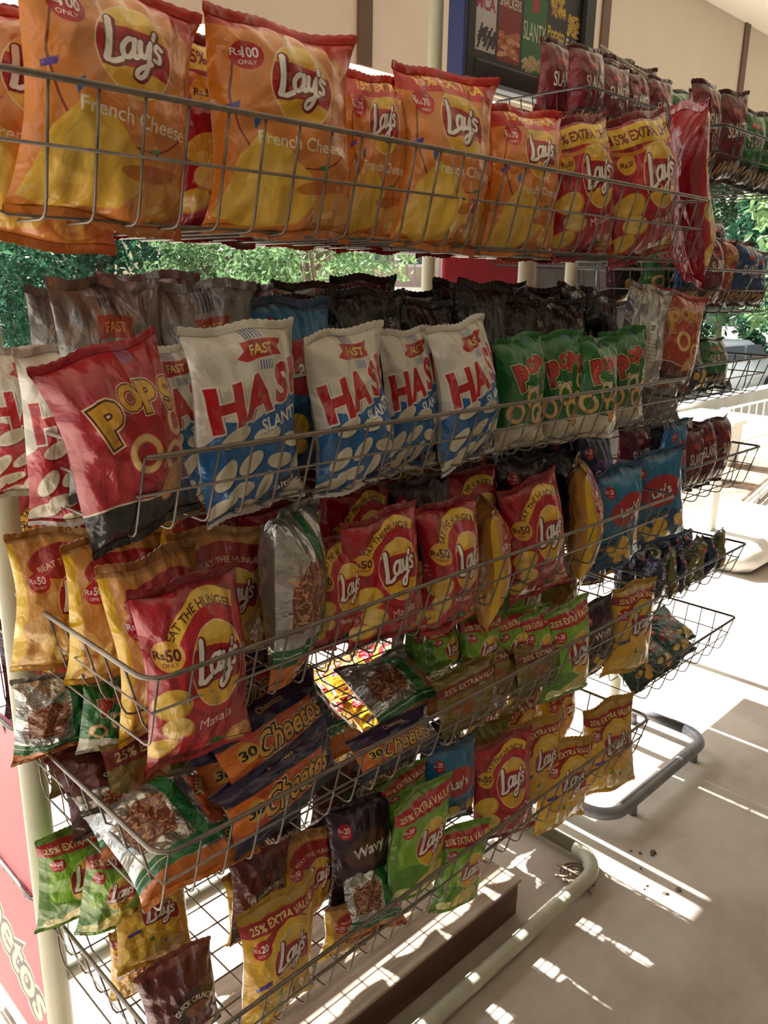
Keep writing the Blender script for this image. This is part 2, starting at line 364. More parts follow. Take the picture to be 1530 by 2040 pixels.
def d_nimko(px=320):
    c = Cv(px, 1.5, '#c8c8c4', .75)
    c.rect(0,0,1,.22,'#e07a2a'); c.poly([(0,.2),(1,.28),(1,.42),(0,.36)], '#167a3c')
    c.poly([(.1,.5),(.45,.55),(.5,1.0),(.3,1.1),(.08,.9)], '#7c3c28')
    rng = random.Random(3)
    for i in range(160):
        x = rng.uniform(.1,.48); y = rng.uniform(.5,1.05); a = rng.uniform(0,3.1)
        c.stroke([(x,y),(x+.05*math.cos(a),y+.05*math.sin(a))], .008, rng.choice(['#a86a48','#c08a60','#8a4030','#d8a070']), smooth=False)
    c.poly([(.56,.3),(.70,.3),(.62,1.5),(.48,1.5)], '#1a7a38'); c.poly([(.72,.42),(1,.46),(1,1.0),(.78,1.1)], '#e0683a')
    c.otext('Snax', .84, .95, .16, '#f6e6b0', '#6a2010', bold=.03, rot=1.2); c.otext('50', .86, .26, .16, '#f0b030', '#3a1a10', bold=.03)
    c.stroke([(0,.29),(1,.37)], .006, '#e8f0d8'); c.rect(0,1.42,1,1.5,'#9a9a98',metal=.6)
    return c
def d_cheetos(px=420):
    c = Cv(px, .62, '#1c2348')
    c.poly([(0,.14),(1,.17),(1,.42),(0,.44)], '#cf4f1e'); c.poly([(0,.0),(1,.0),(1,.13),(0,.11)], '#23264c'); c.poly([(.1,.5),(.8,.5),(.75,.58),(.15,.6)], '#8a868c', metal=.6); c.poly([(0,.48),(1,.48),(1,.62),(0,.62)], '#3a2350')
    c.ell(.1,.3,.14,.14,'#f07a22'); c.ell(.92,.3,.1,.16,'#2c2c50')
    c.ell(.17,.3,.075,.09,'#f0b02c'); c.otext('30', .17, .3, .13, '#1a1a1a', '#f6c640', bold=.03)
    for col, b, dx in (('#f4dc9a',.10,0),('#1d1512',.07,0),('#f1b044',.02,0)):
        c.text('Cheetos', .57, .3, .29, col, bold=b, shear=.35, rot=.04, sx=.85, maxw=.66)
    c.otext('Cheetos', .5, .55, .07, '#e8c070', '#201418', bold=.02, shear=.3)
    return c
def d_slanty(px=240, base='#7c1c2a', low='#5a1420', txt='SLANTY', pr='.50'):
    c = Cv(px, 1.4, base); c.rect(0,0,1,.4,low); c.rect(0,1.28,1,1.4,low)
    for i in range(9):
        c.stroke([(.08+i*.1,.12+.05*(i%3)),(.16+i*.1,.3+.04*(i%2))], .022, '#d8b070')
    c.otext(txt, .5, .82, .3, '#efe8dc', '#2a0a10', bold=.02, sx=.55, rot=.08, shear=.1, maxw=.88); c.text(pr, .8, 1.15, .13, '#e6c060', bold=.03)
    c.rect(.3,1.02,.6,1.12,'#b8301e'); return c
def d_block(base, low, acc, metal=0., px=180, brand='Snack', chips=True, price='20', seed=1):
    rng = random.Random(seed); c = Cv(px, 1.4, base, metal)
    c.poly([(0,0),(1,0),(1,.45),(.5,.6),(0,.4)], low)
    if chips:
        for i in range(6): c.chip(rng.uniform(.15,.85), rng.uniform(.1,.4), rng.uniform(.08,.16), rng.uniform(.06,.1), rng.uniform(-1,1))
    c.ell(.5,.85,.36,.22,acc,.15); c.otext(brand, .5, .86, .2, '#f4eede', '#2a1a18', bold=.03, rot=.12, maxw=.66)
    c.price(.18,1.14,.09,price); c.rect(0,1.3,1,1.4,low); return c
def d_gold(px=240):
    c = Cv(px, 1.0, '#8a7434', .25); c.rect(0,.62,1,.8,'#7c2420'); c.text('25% EXTRA VALUE', .5, .71, .12, '#d8c080', bold=.03, maxw=.85); c.rect(0,.0,1,.22,'#6d5a26'); c.ell(.3,.4,.16,.14,'#9c5a28'); return c
def d_brown(px=280):
    c = Cv(px, 1.3, '#6a2626'); c.rect(0,0,1,.3,'#4a1a18')
    for i in range(7): c.ell(.2+.1*i,.2+.06*(i%2),.07,.06,'#b89a70')
    c.ell(.6,.72,.3,.2,'#3a2018'); c.text('QUICK CRUNCH', .6, .8, .09, '#f0e6d8', bold=.02, arc=.35, maxw=.6); c.ell(.62,.66,.16,.08,'#8a5030'); c.rect(0,1.2,1,1.3,'#8a3a34'); return c

DES = {  # key: (painter, back colour, back metal, description, roughness)
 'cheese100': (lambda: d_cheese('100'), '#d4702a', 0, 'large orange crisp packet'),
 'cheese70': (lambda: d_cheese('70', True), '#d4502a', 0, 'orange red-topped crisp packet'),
 'masala': (lambda: d_masala(style=0), '#8c1420', 0, 'red masala crisp packet'),
 'masala15': (lambda: d_masala(style=1), '#a01420', 0, 'yellow-banded red crisp packet'),
 'classic': (lambda: d_classic(style=0), '#c08840', 0, 'tan-orange crisp packet'),
 'yellow': (lambda: d_classic(style=1), '#c89a30', 0, 'yellow crisp packet'),
 'lime': (d_lime, '#6b9a2c', 0, 'lime green crisp packet'),
 'hash': (lambda: d_hash(), '#c9c6bb', .2, 'blue-and-white slanted-snack packet'),
 'hashred': (lambda: d_hash(300, True), '#c9c0b4', .2, 'red-and-white slanted-snack packet'),
 'pops': (lambda: d_pops(), '#7a1420', 0, 'crimson black-based ring-snack packet'),
 'rings': (lambda: d_pops(300, '#1f7a34', '#d8d2b8', 'POPS', '#d0382a', 'Rings'), '#1d5a2c', 0, 'green ring-snack packet'),
 'ringsred': (lambda: d_pops(240, '#b8402a', '#7a2a1c', 'POPS', '#e0a040'), '#8a3a2c', 0, 'orange-red ring-snack packet'),
 'black': (d_black, '#141417', .15, 'crinkled black snack packet'),
 'grey': (d_grey, '#7a7977', .4, 'grey foil snack packet'),
 'silver': (d_silver, '#a8a8a6', .6, 'silver-backed snack packet'),
 'nimko': (d_nimko, '#b8b8b4', .8, 'green-striped silver snack packet'),
 'cheetos': (d_cheetos, '#2a2748', 0, 'orange and navy puff-snack packet'),
 'slanty': (lambda: d_slanty(), '#6a1824', 0, 'maroon stick-snack packet'),
 'slantygreen': (lambda: d_slanty(240, '#237a34', '#1c2a1e'), '#1f5a2a', 0, 'green stick-snack packet'),
 'slantyblue': (lambda: d_slanty(240, '#1f4f8a', '#5a3a30'), '#1d3f6e', 0, 'blue stick-snack packet'),
 'bluecrisp': (lambda: d_block('#1f7fb4', '#14507c', '#c0202a', brand="Lay's", seed=4), '#1d5f92', .1, 'sky-blue crisp packet'),
 'navy': (lambda: d_block('#26355e', '#38405a', '#5a3a8a', .2, brand='Crax', seed=5), '#2a3454', .3, 'small navy snack packet'),
 'teal': (lambda: d_block('#0f5f50', '#123c38', '#8a1c28', brand='Twist', seed=6), '#12463e', .2, 'teal small snack packet'),
 'olive': (lambda: d_block('#8a8a40', '#4a4a38', '#3a3a5a', .4, brand='Zing', seed=7), '#7a7a60', .5, 'small olive-silver snack packet'),
 'plum': (lambda: d_block('#3a1a34', '#241420', '#5a3020', .1, brand='Wavy', seed=8), '#34182c', .1, 'dark plum crisp packet'),
 'sweets': (lambda: d_block('#2a8ac0', '#e8d848', '#d82a3a', brand='Yum', seed=9), '#d8d4c8', .2, 'turquoise-yellow snack packet'),
 'gold': (d_gold, '#86703a', .3, 'olive-gold extra-value packet'),
 'brown': (d_brown, '#7a3a30', 0, 'brown crunchy-nut packet'),
}
_MAT = {}
def pack_mats(key):
    if key in _MAT: return _MAT[key]
    fn, bc, bm, _ = DES[key]
    im = fn().image('print_'+key); out = []
    for side in (0, 1):
        m = bpy.data.materials.new(('packet_print_' if side == 0 else 'packet_back_')+key); m.use_nodes = True; t = m.node_tree; b = t.nodes['Principled BSDF']
        uv = t.nodes.new('ShaderNodeTexCoord')
        if side == 0:
            ti = t.nodes.new('ShaderNodeTexImage'); ti.image = im; ti.extension = 'EXTEND'
            t.links.new(uv.outputs['UV'], ti.inputs[0]); t.links.new(ti.outputs[0], b.inputs['Base Color'])
            inv = t.nodes.new('ShaderNodeMath'); inv.operation = 'SUBTRACT'; inv.inputs[0].default_value = 1; t.links.new(ti.outputs['Alpha'], inv.inputs[1]); t.links.new(inv.outputs[0], b.inputs['Metallic'])
        else:
            b.inputs['Base Color'].default_value = (*srgb(bc), 1); b.inputs['Metallic'].default_value = bm
        vo = t.nodes.new('ShaderNodeTexVoronoi'); vo.feature = 'SMOOTH_F1'; vo.inputs['Scale'].default_value = 6; vo.inputs['Smoothness'].default_value = .25
        no = t.nodes.new('ShaderNodeTexNoise'); no.inputs['Scale'].default_value = 5; no.inputs['Distortion'].default_value = .35; no.inputs['Detail'].default_value = 3
        oi = t.nodes.new('ShaderNodeObjectInfo'); ad = t.nodes.new('ShaderNodeVectorMath'); ad.operation = 'ADD'
        sc = t.nodes.new('ShaderNodeVectorMath'); sc.operation = 'SCALE'; sc.inputs['Scale'].default_value = 40
        t.links.new(oi.outputs['Random'], sc.inputs[0]); t.links.new(uv.outputs['UV'], ad.inputs[0]); t.links.new(sc.outputs[0], ad.inputs[1])
        t.links.new(ad.outputs[0], vo.inputs['Vector']); t.links.new(ad.outputs[0], no.inputs['Vector'])
        mx = t.nodes.new('ShaderNodeMath'); mx.operation = 'ADD'; t.links.new(vo.outputs['Distance'], mx.inputs[0]); t.links.new(no.outputs['Fac'], mx.inputs[1])
        bp = t.nodes.new('ShaderNodeBump'); bp.inputs['Strength'].default_value = .9 if key in ('black', 'grey', 'silver', 'nimko') else .65; bp.inputs['Distance'].default_value = .016
        t.links.new(mx.outputs[0], bp.inputs['Height']); t.links.new(bp.outputs[0], b.inputs['Normal'])
        b.inputs['Roughness'].default_value = .2; b.inputs['Coat Weight'].default_value = .35; b.inputs['Coat Roughness'].default_value = .12; b.inputs['Specular IOR Level'].default_value = .55
        out.append(m)
    _MAT[key] = out; return out

def tri(x): return 2*np.abs(x/np.pi/1.0 - np.floor(x/np.pi+.5))*1.0 - .5
def shape_fn(seed, wr=1.0):
    r = np.random.RandomState(seed)
    cre = [(r.uniform(0, math.pi), r.uniform(-.8, .8), r.uniform(-1, 1)*.045, r.uniform(6, 16), r.uniform(-.8,.8), r.uniform(-.8,.8)) for _ in range(9)]
    k1, k2 = r.uniform(7, 12), r.uniform(7, 12); p = r.uniform(0, 6, 8); wob = r.uniform(.02, .07, 4)
    def f(u, v, side):
        T = np.clip(1-np.abs(u)**2.6, 0, 1)**.7*np.clip(1-np.abs(v)**2.8, 0, 1)**.62
        E = np.clip(1-u**8, 0, 1)*np.clip(1-v**10, 0, 1)
        w = np.zeros_like(u)
        ww = u+.12*np.sin(3*v+p[0])
        w += .13*np.exp(-(1-v)*3.2)*tri(k1*ww*(1.15-.25*v)+p[1]+side) + .13*np.exp(-(1+v)*3.2)*tri(k2*ww*(1.15+.25*v)+p[2]+side)
        w += .08*np.exp(-(1-np.abs(u))*5)*tri(9*v+p[3]+2*np.sign(u)+side)
        for a, o, am, sh, cu, cv in cre:
            d = u*math.cos(a)+1.4*v*math.sin(a)-o; w += am*2.2*np.exp(-np.abs(d)*sh)*np.exp(-((u-cu)**2+(v-cv)**2)*1.6)
        w += .05*np.sin(2.3*u+p[4]+side)*np.sin(2.9*v+p[5])
        w = w*wr
        bend = wr*wob[0]*4*np.sin(2.2*u+p[6])*np.abs(v)**3*np.sign(v) + wob[1]*2*np.sin(3*v+p[7])
        x = .5*u*(1-.11*np.clip(1-v*v, 0, 1)**.7) + wob[2]*.2*np.sin(4*v+p[0])
        z = .5+.5*v*.92 + .012*np.sin(5*u+p[2])*v
        y = -side*(.5*T*(1+.15*np.sin(1.5*v+p[3])) + w*E*.8) + bend*.6
        return x, y, z
    return f
_PK = {}
def packet_meshes(key, var, nu=26, nv=34):
    k = (key, var, nu)
    if k in _PK: return _PK[k]
    f = shape_fn(hash_(key)*17+var*101+5, {'black': 2.3, 'grey': 2.0, 'silver': 1.7, 'nimko': 1.3, 'navy': 1.8, 'olive': 1.8}.get(key, 1.15)); mats = pack_mats(key)
    U, V = np.meshgrid(np.linspace(-1, 1, nu+1), np.linspace(-1, 1, nv+1)); vs = []; fs = []; mi = []
    uvs = []
    for s, side in enumerate((1, -1)):
        x, y, z = f(U, V, side); vs.append(np.stack([x.ravel(), y.ravel(), z.ravel()], -1)); uvs.append(np.stack([(U.ravel()+1)/2, .04+.46*(V.ravel()+1)], -1))
        base = s*(nu+1)*(nv+1)
        for j in range(nv):
            for i in range(nu):
                a = base+j*(nu+1)+i; q = (a, a+1, a+nu+2, a+nu+1)
                fs.append(q if side == 1 else q[::-1]); mi.append(s)
    vs = np.concatenate(vs); uvs = np.concatenate(uvs)
    def mk(name, vs, fs, mi, uvs):
        me = bpy.data.meshes.new(name); me.from_pydata(vs.tolist(), [], fs)
        me.polygons.foreach_set('use_smooth', [True]*len(fs)); me.polygons.foreach_set('material_index', mi)
        for m in mats: me.materials.append(m)
        l = me.uv_layers.new(name='UVMap'); li = np.empty(len(me.loops), np.int32); me.loops.foreach_get('vertex_index', li)
        l.data.foreach_set('uv', uvs[li].ravel()); me.update(); return me
    body = mk('packet', vs, fs, mi, uvs)
    seals = []
    for sg in (1, -1):
        n = 30; u = np.linspace(-1, 1, n+1); x0, y0, z0 = f(u, np.full_like(u, float(sg)), 1)
        V_ = []; UV = []; F = []; MI = []
        th = .02
        for off in (-th, th):
            for r_ in range(3):
                for i in range(n+1):
                    zz = z0[i]+sg*.02*r_ + (sg*.006*(i % 2) if r_ == 2 else 0)
                    V_.append((x0[i], y0[i]+off*(1 if r_ < 2 else .5)+.03*math.sin(u[i]*4+sg)*r_*.5+.006*(i % 2), zz))
                    UV.append(((u[i]+1)/2, (.96 if sg > 0 else .04)+sg*.02*r_))
        for s in range(2):
            for r_ in range(2):
                for i in range(n):
                    a = s*3*(n+1)+r_*(n+1)+i; q = (a, a+1, a+n+2, a+n+1)
                    fwd = (s == 0) == (sg > 0); F.append(q if fwd else q[::-1]); MI.append(s)
        for i in range(n):   # close the outer edge
            a = 2*(n+1)+i; b = 5*(n+1)+i; F.append((a, a+1, b+1, b)); MI.append(1)
        seals.append(mk('crimped_seal', np.array(V_), F, MI, np.array(UV)))
    _PK[k] = (body, seals); return _PK[k]
def hash_(s): return sum((i+1)*ord(c) for i, c in enumerate(s)) % 9973
PACKS = []
_vc = {}
def packet(key, pb, pt, w, t=.065, yaw=0., lean=0., row='', layer=0, h=None, var=None, fine=False, flip=False, seals=True, label=None):
    """pb, pt: 3D bottom and top centre; w width; yaw turns about the vertical; lean tips the top away"""
    pb = Vector([float(a) for a in pb]); pt = Vector([float(a) for a in pt])
    up = pt-pb; H = up.length if h is None else h; up.normalize()
    xd = Vector((math.cos(R_(yaw)), math.sin(R_(yaw)), 0)); xd = (xd-up*xd.dot(up)).normalized(); yd = up.cross(xd)
    if lean:
        rot = Matrix.Rotation(-R_(lean), 3, xd); up = rot @ up; yd = rot @ yd
    if flip: xd, yd = -xd, -yd
    if var is None: _vc[key] = _vc.get(key, 0)+1; var = _vc[key] % 3
    body, sl_ = packet_meshes(key, var, 40 if fine else 22, 54 if fine else 30)
    Mx = Matrix(((xd.x*w, yd.x*t, up.x*H, pb.x), (xd.y*w, yd.y*t, up.y*H, pb.y), (xd.z*w, yd.z*t, up.z*H, pb.z), (0, 0, 0, 1)))
    o = bpy.data.objects.new('snack_packet', body); COL.objects.link(o); o.matrix_world = Mx
    if seals:
        for s in sl_: c = bpy.data.objects.new('crimped_seal', s); COL.objects.link(c); c.parent = o
    PACKS.append((o, key, row, layer, pb.x, label)); return o
def P(key, row, Y, b, t_, w, layer=0, **k):
    return packet(key, at(b[0], b[1], Y), at(t_[0], t_[1], Y), w, row=row, layer=layer, **k)

# ---------------------------------------------------------------- materials
m_wire = mat('wire_grey', '#6f6a64', .45, .6, col2='#8a7f74', nscale=30)
m_wiredark = mat('wire_dark', '#3c3c40', .4, .6, col2='#55504c', nscale=30)
m_post = mat('painted_steel_cream', '#b9b8a2', .45, 0, col2='#a39f8a', nscale=6, stretch=(1,1,.3), bump=.1, bscale=40)
m_postgrey = mat('painted_steel_grey', '#74747a', .4, .3, col2='#8a8a8e', nscale=10)
m_floor = mat('dusty_terrazzo_floor', '#a3968a', .7, col2='#bdb4a6', nscale=2.6, bump=.15, bscale=25, coords='Object')
m_pave = mat('pale_paving', '#cfc8bc', .8, col2='#e0dacf', nscale=3, bump=.2, bscale=20)
m_fascia = mat('cream_fascia_panel', '#cbbfae', .6, col2='#d3c8b8', nscale=1.2)
m_strip = mat('brown_joint_strip', '#5a4236', .5)
m_ceil = mat('white_ceiling', '#d6d2c4', .7)
m_wood = mat('pale_board_top', '#b9a894', .8, col2='#8a7866', nscale=6, stretch=(.6, 6, 6), bump=.4, bscale=30)
m_woodd = mat('dark_board_face', '#6b4a36', .8, col2='#54392a', nscale=5, stretch=(.6, 6, 6), bump=.4, bscale=30)
m_red = mat('red_panel', '#b8283e', .5, col2='#a82238', nscale=3)
m_blackfr = mat('black_plastic_frame', '#16181e', .35)
m_bluefr = mat('blue_frame_edge', '#1c2a5a', .4)
m_white = mat('white_paint', '#dcdad2', .6, col2='#c8c4ba', nscale=2)
m_leafA = None
def leaf_mat(name, c1, c2):
    m = bpy.data.materials.new(name); m.use_nodes = True; t = m.node_tree; b = t.nodes['Principled BSDF']
    n = t.nodes.new('ShaderNodeTexNoise'); n.inputs['Scale'].default_value = .9; n.inputs['Detail'].default_value = 5
    tc = t.nodes.new('ShaderNodeTexCoord'); t.links.new(tc.outputs['Object'], n.inputs['Vector'])
    r = t.nodes.new('ShaderNodeValToRGB'); r.color_ramp.elements[0].position = .4; r.color_ramp.elements[1].position = .6
    r.color_ramp.elements[0].color = (*srgb(c1), 1); r.color_ramp.elements[1].color = (*srgb(c2), 1)
    t.links.new(n.outputs[0], r.inputs[0]); t.links.new(r.outputs[0], b.inputs['Base Color']); b.inputs['Roughness'].default_value = .5
    tr = t.nodes.new('ShaderNodeBsdfTranslucent'); t.links.new(r.outputs[0], tr.inputs[0]); mx = t.nodes.new('ShaderNodeMixShader'); mx.inputs[0].default_value = .4
    t.links.new(b.outputs[0], mx.inputs[1]); t.links.new(tr.outputs[0], mx.inputs[2]); t.links.new(mx.outputs[0], t.nodes['Material Output'].inputs[0]); return m
m_leafdark = leaf_mat('dark_leaves', '#1d4030', '#3a6a48'); m_leafmid = leaf_mat('mid_leaves', '#37563a', '#587a50'); m_leaflight = leaf_mat('light_leaves', '#54734a', '#809a68')
m_bark = mat('bark', '#5c4c3e', .9, col2='#7a6a58', nscale=8, bump=.5, bscale=20)
# ---------------------------------------------------------------- setting
def struct(o, part_label=None): o['kind'] = 'structure'; return o
# shop floor
b = MB(); b.box((-4, -4, -.06), (14, 2.52, 0)); struct(b.build('floor', m_floor))
# step down and pavement outside
fo = empty('trim_1', (0, 2.52, 0)); fo['kind'] = 'structure'; fo.name = 'paving'
slab = MB(); slab.box((0, 0, -.05), (.99, .74, 0), .004); sm = slab.mesh('paving_slab', m_pave)
for i in range(12):
    for j in range(3):
        inst('paving_slab', sm, fo, loc=(-1.5+i*1.0, .005+j*.75, -.012))
bb = MB(); bb.box((-1.5, 0, -.12), (10.5, 2.25, -.055)); bb.build('paving_bed', mat('mortar_bed', '#8f877a', .9), fo)
# street lower down
b = MB(); b.box((-30, 4.77, -1.3), (60, 60, -1.15)); struct(b.build('ground', mat('pale_street_ground', '#a8a49a', .9, col2='#8d8a80', nscale=.6)))
b = MB(); b.box((-30, -4, -1.3), (60, 4.77, -1.16)); g2 = struct(b.build('sub_floor', mat('sub_ground', '#8f877a', .9)))
# fascia and ceiling
FY = 2.5; FZ0 = 2.281; FZ1 = 3.10
b = MB(); b.box((-4, FY, FZ0), (14, FY+.12, FZ1+.1)); fa = struct(b.build('wall_back', m_fascia))
for i in range(-3, 6):
    x = 2.372+1.66*i; s = MB(); s.box((x-.035, FY-.012, FZ0), (x+.035, FY-.0005, FZ1)); s.build('joint_strip', m_strip, fa)
b = MB(); b.box((-4, -4, FZ1), (14, FY+.12, FZ1+.12)); struct(b.build('ceiling', m_ceil))
# unseen dark wall added behind the viewer to darken the packet fronts
b = MB(); b.box((-4, -2.3, 0), (14, -2.15, FZ1)); struct(b.build('added_wall_front', mat('added_dark_wall', '#77695c', .8)))
# ---------------------------------------------------------------- racks
def basket(root, x0, x1, y0, y1, zt, zb, m, rw=.0034, ww=.0017, pitch=.049, taper=.03, rc=.03, sag=0.0, k=6):
    """rim is the basket mesh; every bent wire is a child"""
    rim = MB(); pts = []
    for cx, cy, a0 in ((x1-rc, y0+rc, -90), (x1-rc, y1-rc, 0), (x0+rc, y1-rc, 90), (x0+rc, y0+rc, 180)):
        pts += [p for p in arc_pts((cx, cy, zt), rc, R_(a0), R_(a0+90), 5)]
    # extra points along the long sides so the rim can bow a little
    out = []
    for i, p in enumerate(pts):
        out.append(p); q = pts[(i+1) % len(pts)]
        if np.linalg.norm(q-p) > .3:
            for k in range(1, 8):
                c = p+(q-p)*k/8; c[2] -= sag*math.sin(math.pi*k/8); out.append(c)
    rim.tube(out, rw, 8, closed=True); o = rim.build('basket', m, root, True)
    n = max(2, int(round((x1-x0)/pitch)))
    uw = MB(); ya, yb = y0+taper, y1-.01; r = .016
    path = [(0, y0, zt), (0, ya-.004, zb+r)]+[tuple(p) for p in arc_pts((0, ya+r-.003, zb+r), r, R_(180), R_(270), 3, (0,1,0), (0,0,1))]
    path += [(0, yb-r, zb), (0, yb, zb+r), (0, y1, zt)]
    uw.tube(path, ww, 5); um = uw.mesh('wire', m, True)
    for i in range(n+1):
        inst('wire', um, o, loc=(x0+.012+(x1-x0-.024)*i/n, 0, 0))
    lw = MB(); xa, xb = x0+.02, x1-.02
    lw.tube([(x0, 0, zt), (xa, 0, zb+r), (xa+.006, 0, zb+.004), (xa+r, 0, zb), (xb-r, 0, zb), (xb-.006, 0, zb+.004), (xb, 0, zb+r), (x1, 0, zt)], ww, 5); lm = lw.mesh('wire', m, True)
    for i in range(k): inst('wire', lm, o, loc=(0, ya+.03+(yb-ya-.04)*i/(k-1), .0035))
    hp = MB(); zm = (zt+zb)/2+.004; e = taper*.5
    hp.tube([(x0+.008, y0+e-.002, zm), (x1-.008, y0+e-.002, zm), (x1-.008, y1-.003, zm), (x0+.008, y1-.003, zm)], ww*1.15, 5, closed=True)
    inst('wire', hp.mesh('wire', m, True), o)
    return o
ROWS = {1: (1.672, 1.552), 2: (1.312, 1.215), 3: (1.050, .947), 4: (.812, .705), 5: (.492, .378)}
X0, X1, YF, YB = .42, 1.735, .79, 1.19
rack1 = empty('display_rack', (1.08, 1.2, 0))
tag(rack1, 'near cream-posted wire display rack with five full tiers of snack packets', 'display rack', 'wire snack racks')
_off = -np.array([1.08, 1.2, 0])
frame = MB()
hold = empty('tmp'); bpy.data.objects.remove(hold)
def root_child(root, ob):
    ob.parent = root; ob.location = Vector(ob.location)-Vector(root.location); return ob
for k, (zt, zb) in ROWS.items():
    root_child(rack1, basket(None, X0 if k > 1 else .30, X1, YF, YB, zt, zb, m_wire))
for zt, zb in ((1.05, .95), (.79, .66), (.46, .34)):
    root_child(rack1, basket(None, X0, X1, 1.235, 1.60, zt, zb, m_wire))
for x in (.432, 1.70):
    p = MB(); p.tube([(x, 1.212, 0.0), (x, 1.212, .6), (x, 1.212, 1.2), (x, 1.212, 1.84 if x < 1 else 1.62)], .0215, 16); root_child(rack1, p.build('post', m_post, None, True))
for z in (.318, 1.60):
    p = MB(); p.tube([(.432, 1.212, z), (1.70, 1.212, z)], .016, 12); root_child(rack1, p.build('cross_tube', m_post, None, True))
p = MB(); r = .09; z = .028
path = [(1.735, 1.55, z), (1.735, .868+r, z)]+[tuple(q) for q in arc_pts((1.735-r, .868+r, z), r, 0, R_(-90), 6)]+[(.50+r, .868, z)]+[tuple(q) for q in arc_pts((.45+r, .868+r, z), r, R_(-90), R_(-180), 6)]+[(.45, 1.55, z)]
p.tube(path, .019, 14); root_child(rack1, p.build('base_loop', m_post, None, True))
for x, y in ((1.70, .9), (.48, .9), (1.735, 1.5), (.45, 1.5)):
    f_ = MB(); f_.tube([(x, y, 0), (x, y, .03)], [.014, .011], 10); root_child(rack1, f_.build('foot', m_postgrey, None, True))
# red side panel with puffed lettering
pan = MB(); pan.box((.424, 1.24, .10), (.430, 1.62, .79)); po = pan.build('side_panel', None); 
cv = Cv(420, 1.8, '#b8283e')
for q in ((.3, .03), (.9, .03)): pass
for col, b_ in (('#f4e2c0', .12), ('#241a1c', .085), ('#efd9a0', .02)):
    cv.text('Cheetos', .50, .52, .42, col, bold=b_, shear=.1, sx=.8, rot=-.5, maxw=1.02)
im = cv.image('side_panel_print')
mp_ = bpy.data.materials.new('side_panel_print'); mp_.use_nodes = True; t_ = mp_.node_tree
ti = t_.nodes.new('ShaderNodeTexImage'); ti.image = im; t_.links.new(ti.outputs[0], t_.nodes['Principled BSDF'].inputs['Base Color']); t_.nodes['Principled BSDF'].inputs['Roughness'].default_value = .45
po.data.materials.append(mp_); l = po.data.uv_layers.new(name='UVMap')
for lp in po.data.loops:
    c = po.data.vertices[lp.vertex_index].co; l.data[lp.index].uv = ((1.62-c.y)/.38, (c.z-.10)/.69)
root_child(rack1, po); po['label'] = 'red side panel with cream lettering'

rack2 = empty('display_rack', (2.1, 1.2, 0))
tag(rack2, 'dark grey wire display rack standing just beyond the near rack', 'display rack', 'wire snack racks')
X20, X21, Y2F, Y2B = 1.88, 2.36, .85, 1.19
ROWS2 = {0: (1.84, 1.73), 1: (1.54, 1.44), 2: (1.323, 1.225), 3: (1.074, .96), 4: (.786, .69), 5: (.556, .445)}
for k, (zt, zb) in ROWS2.items():
    root_child(rack2, basket(None, X20, X21, Y2F, Y2B, zt, zb, m_wiredark, rc=.012, pitch=.075, k=4, ww=.0015))
for x in (1.89, 2.36):
    p = MB(); p.tube([(x, 1.21, .05), (x, 1.21, 1.80)], .016, 14); root_child(rack2, p.build('post', m_post, None, True))
p = MB(); r = .08; z = .055
path = [(2.50, 1.26, z), (2.50, .935+r, z)]+[tuple(q) for q in arc_pts((2.50-r, .935+r, z), r, 0, R_(-90), 6)]+[(1.865+r, .935, z)]+[tuple(q) for q in arc_pts((1.865+r, .935+r, z), r, R_(-90), R_(-180), 6)]+[(1.865, 1.26, z)]
p.tube(path, .018, 14); root_child(rack2, p.build('base_loop', m_postgrey, None, True))
for x, y in ((2.42, .94), (2.02, .94), (2.5, 1.2), (1.865, 1.2)):
    f_ = MB(); f_.tube([(x, y, 0), (x, y, .04)], [.013, .01], 10); root_child(rack2, f_.build('foot', m_postgrey, None, True))

rack3 = empty('display_rack', (2.5, 1.6, 0))
tag(rack3, 'back display rack carrying the black-framed snack poster on its posts', 'display rack', 'wire snack racks')
root_child(rack3, basket(None, 2.0, 3.1, 1.27, 1.58, 1.99, 1.88, m_wiredark))
root_child(rack3, basket(None, 2.0, 3.1, 1.27, 1.58, 1.66, 1.55, m_wiredark))
for x in (1.815, 3.12):
    p = MB(); p.tube([(x, 1.635, 0), (x, 1.635, 1.2), (x, 1.635, 2.75 if x < 2 else 1.95)], .019, 14); root_child(rack3, p.build('post', m_post, None, True))
for z in (2.035, 1.64, .1):
    p = MB(); p.tube([(1.815, 1.635, z), (3.12, 1.635, z)], .012, 10); root_child(rack3, p.build('cross_tube', m_post, None, True))
for xa, xb in ((2.35, 2.66), (2.67, 2.98)):  # grey panels added behind the racks to keep sun off the floor
    p = MB(); p.box((xa, 1.60, .70), (xb, 1.612, 1.62), .003); root_child(rack3, p.build('back_panel', m_postgrey))
p = MB(); p.box((1.845, 1.60, .70), (2.29, 1.612, 1.60), .003); o = p.build('back_panel', m_red); root_child(rack3, o); o['label'] = 'plain red back panel'
p = MB(); p.box((2.295, 1.59, .70), (2.345, 1.62, 1.62), .003); o = p.build('panel_stile', m_postgrey); root_child(rack3, o)
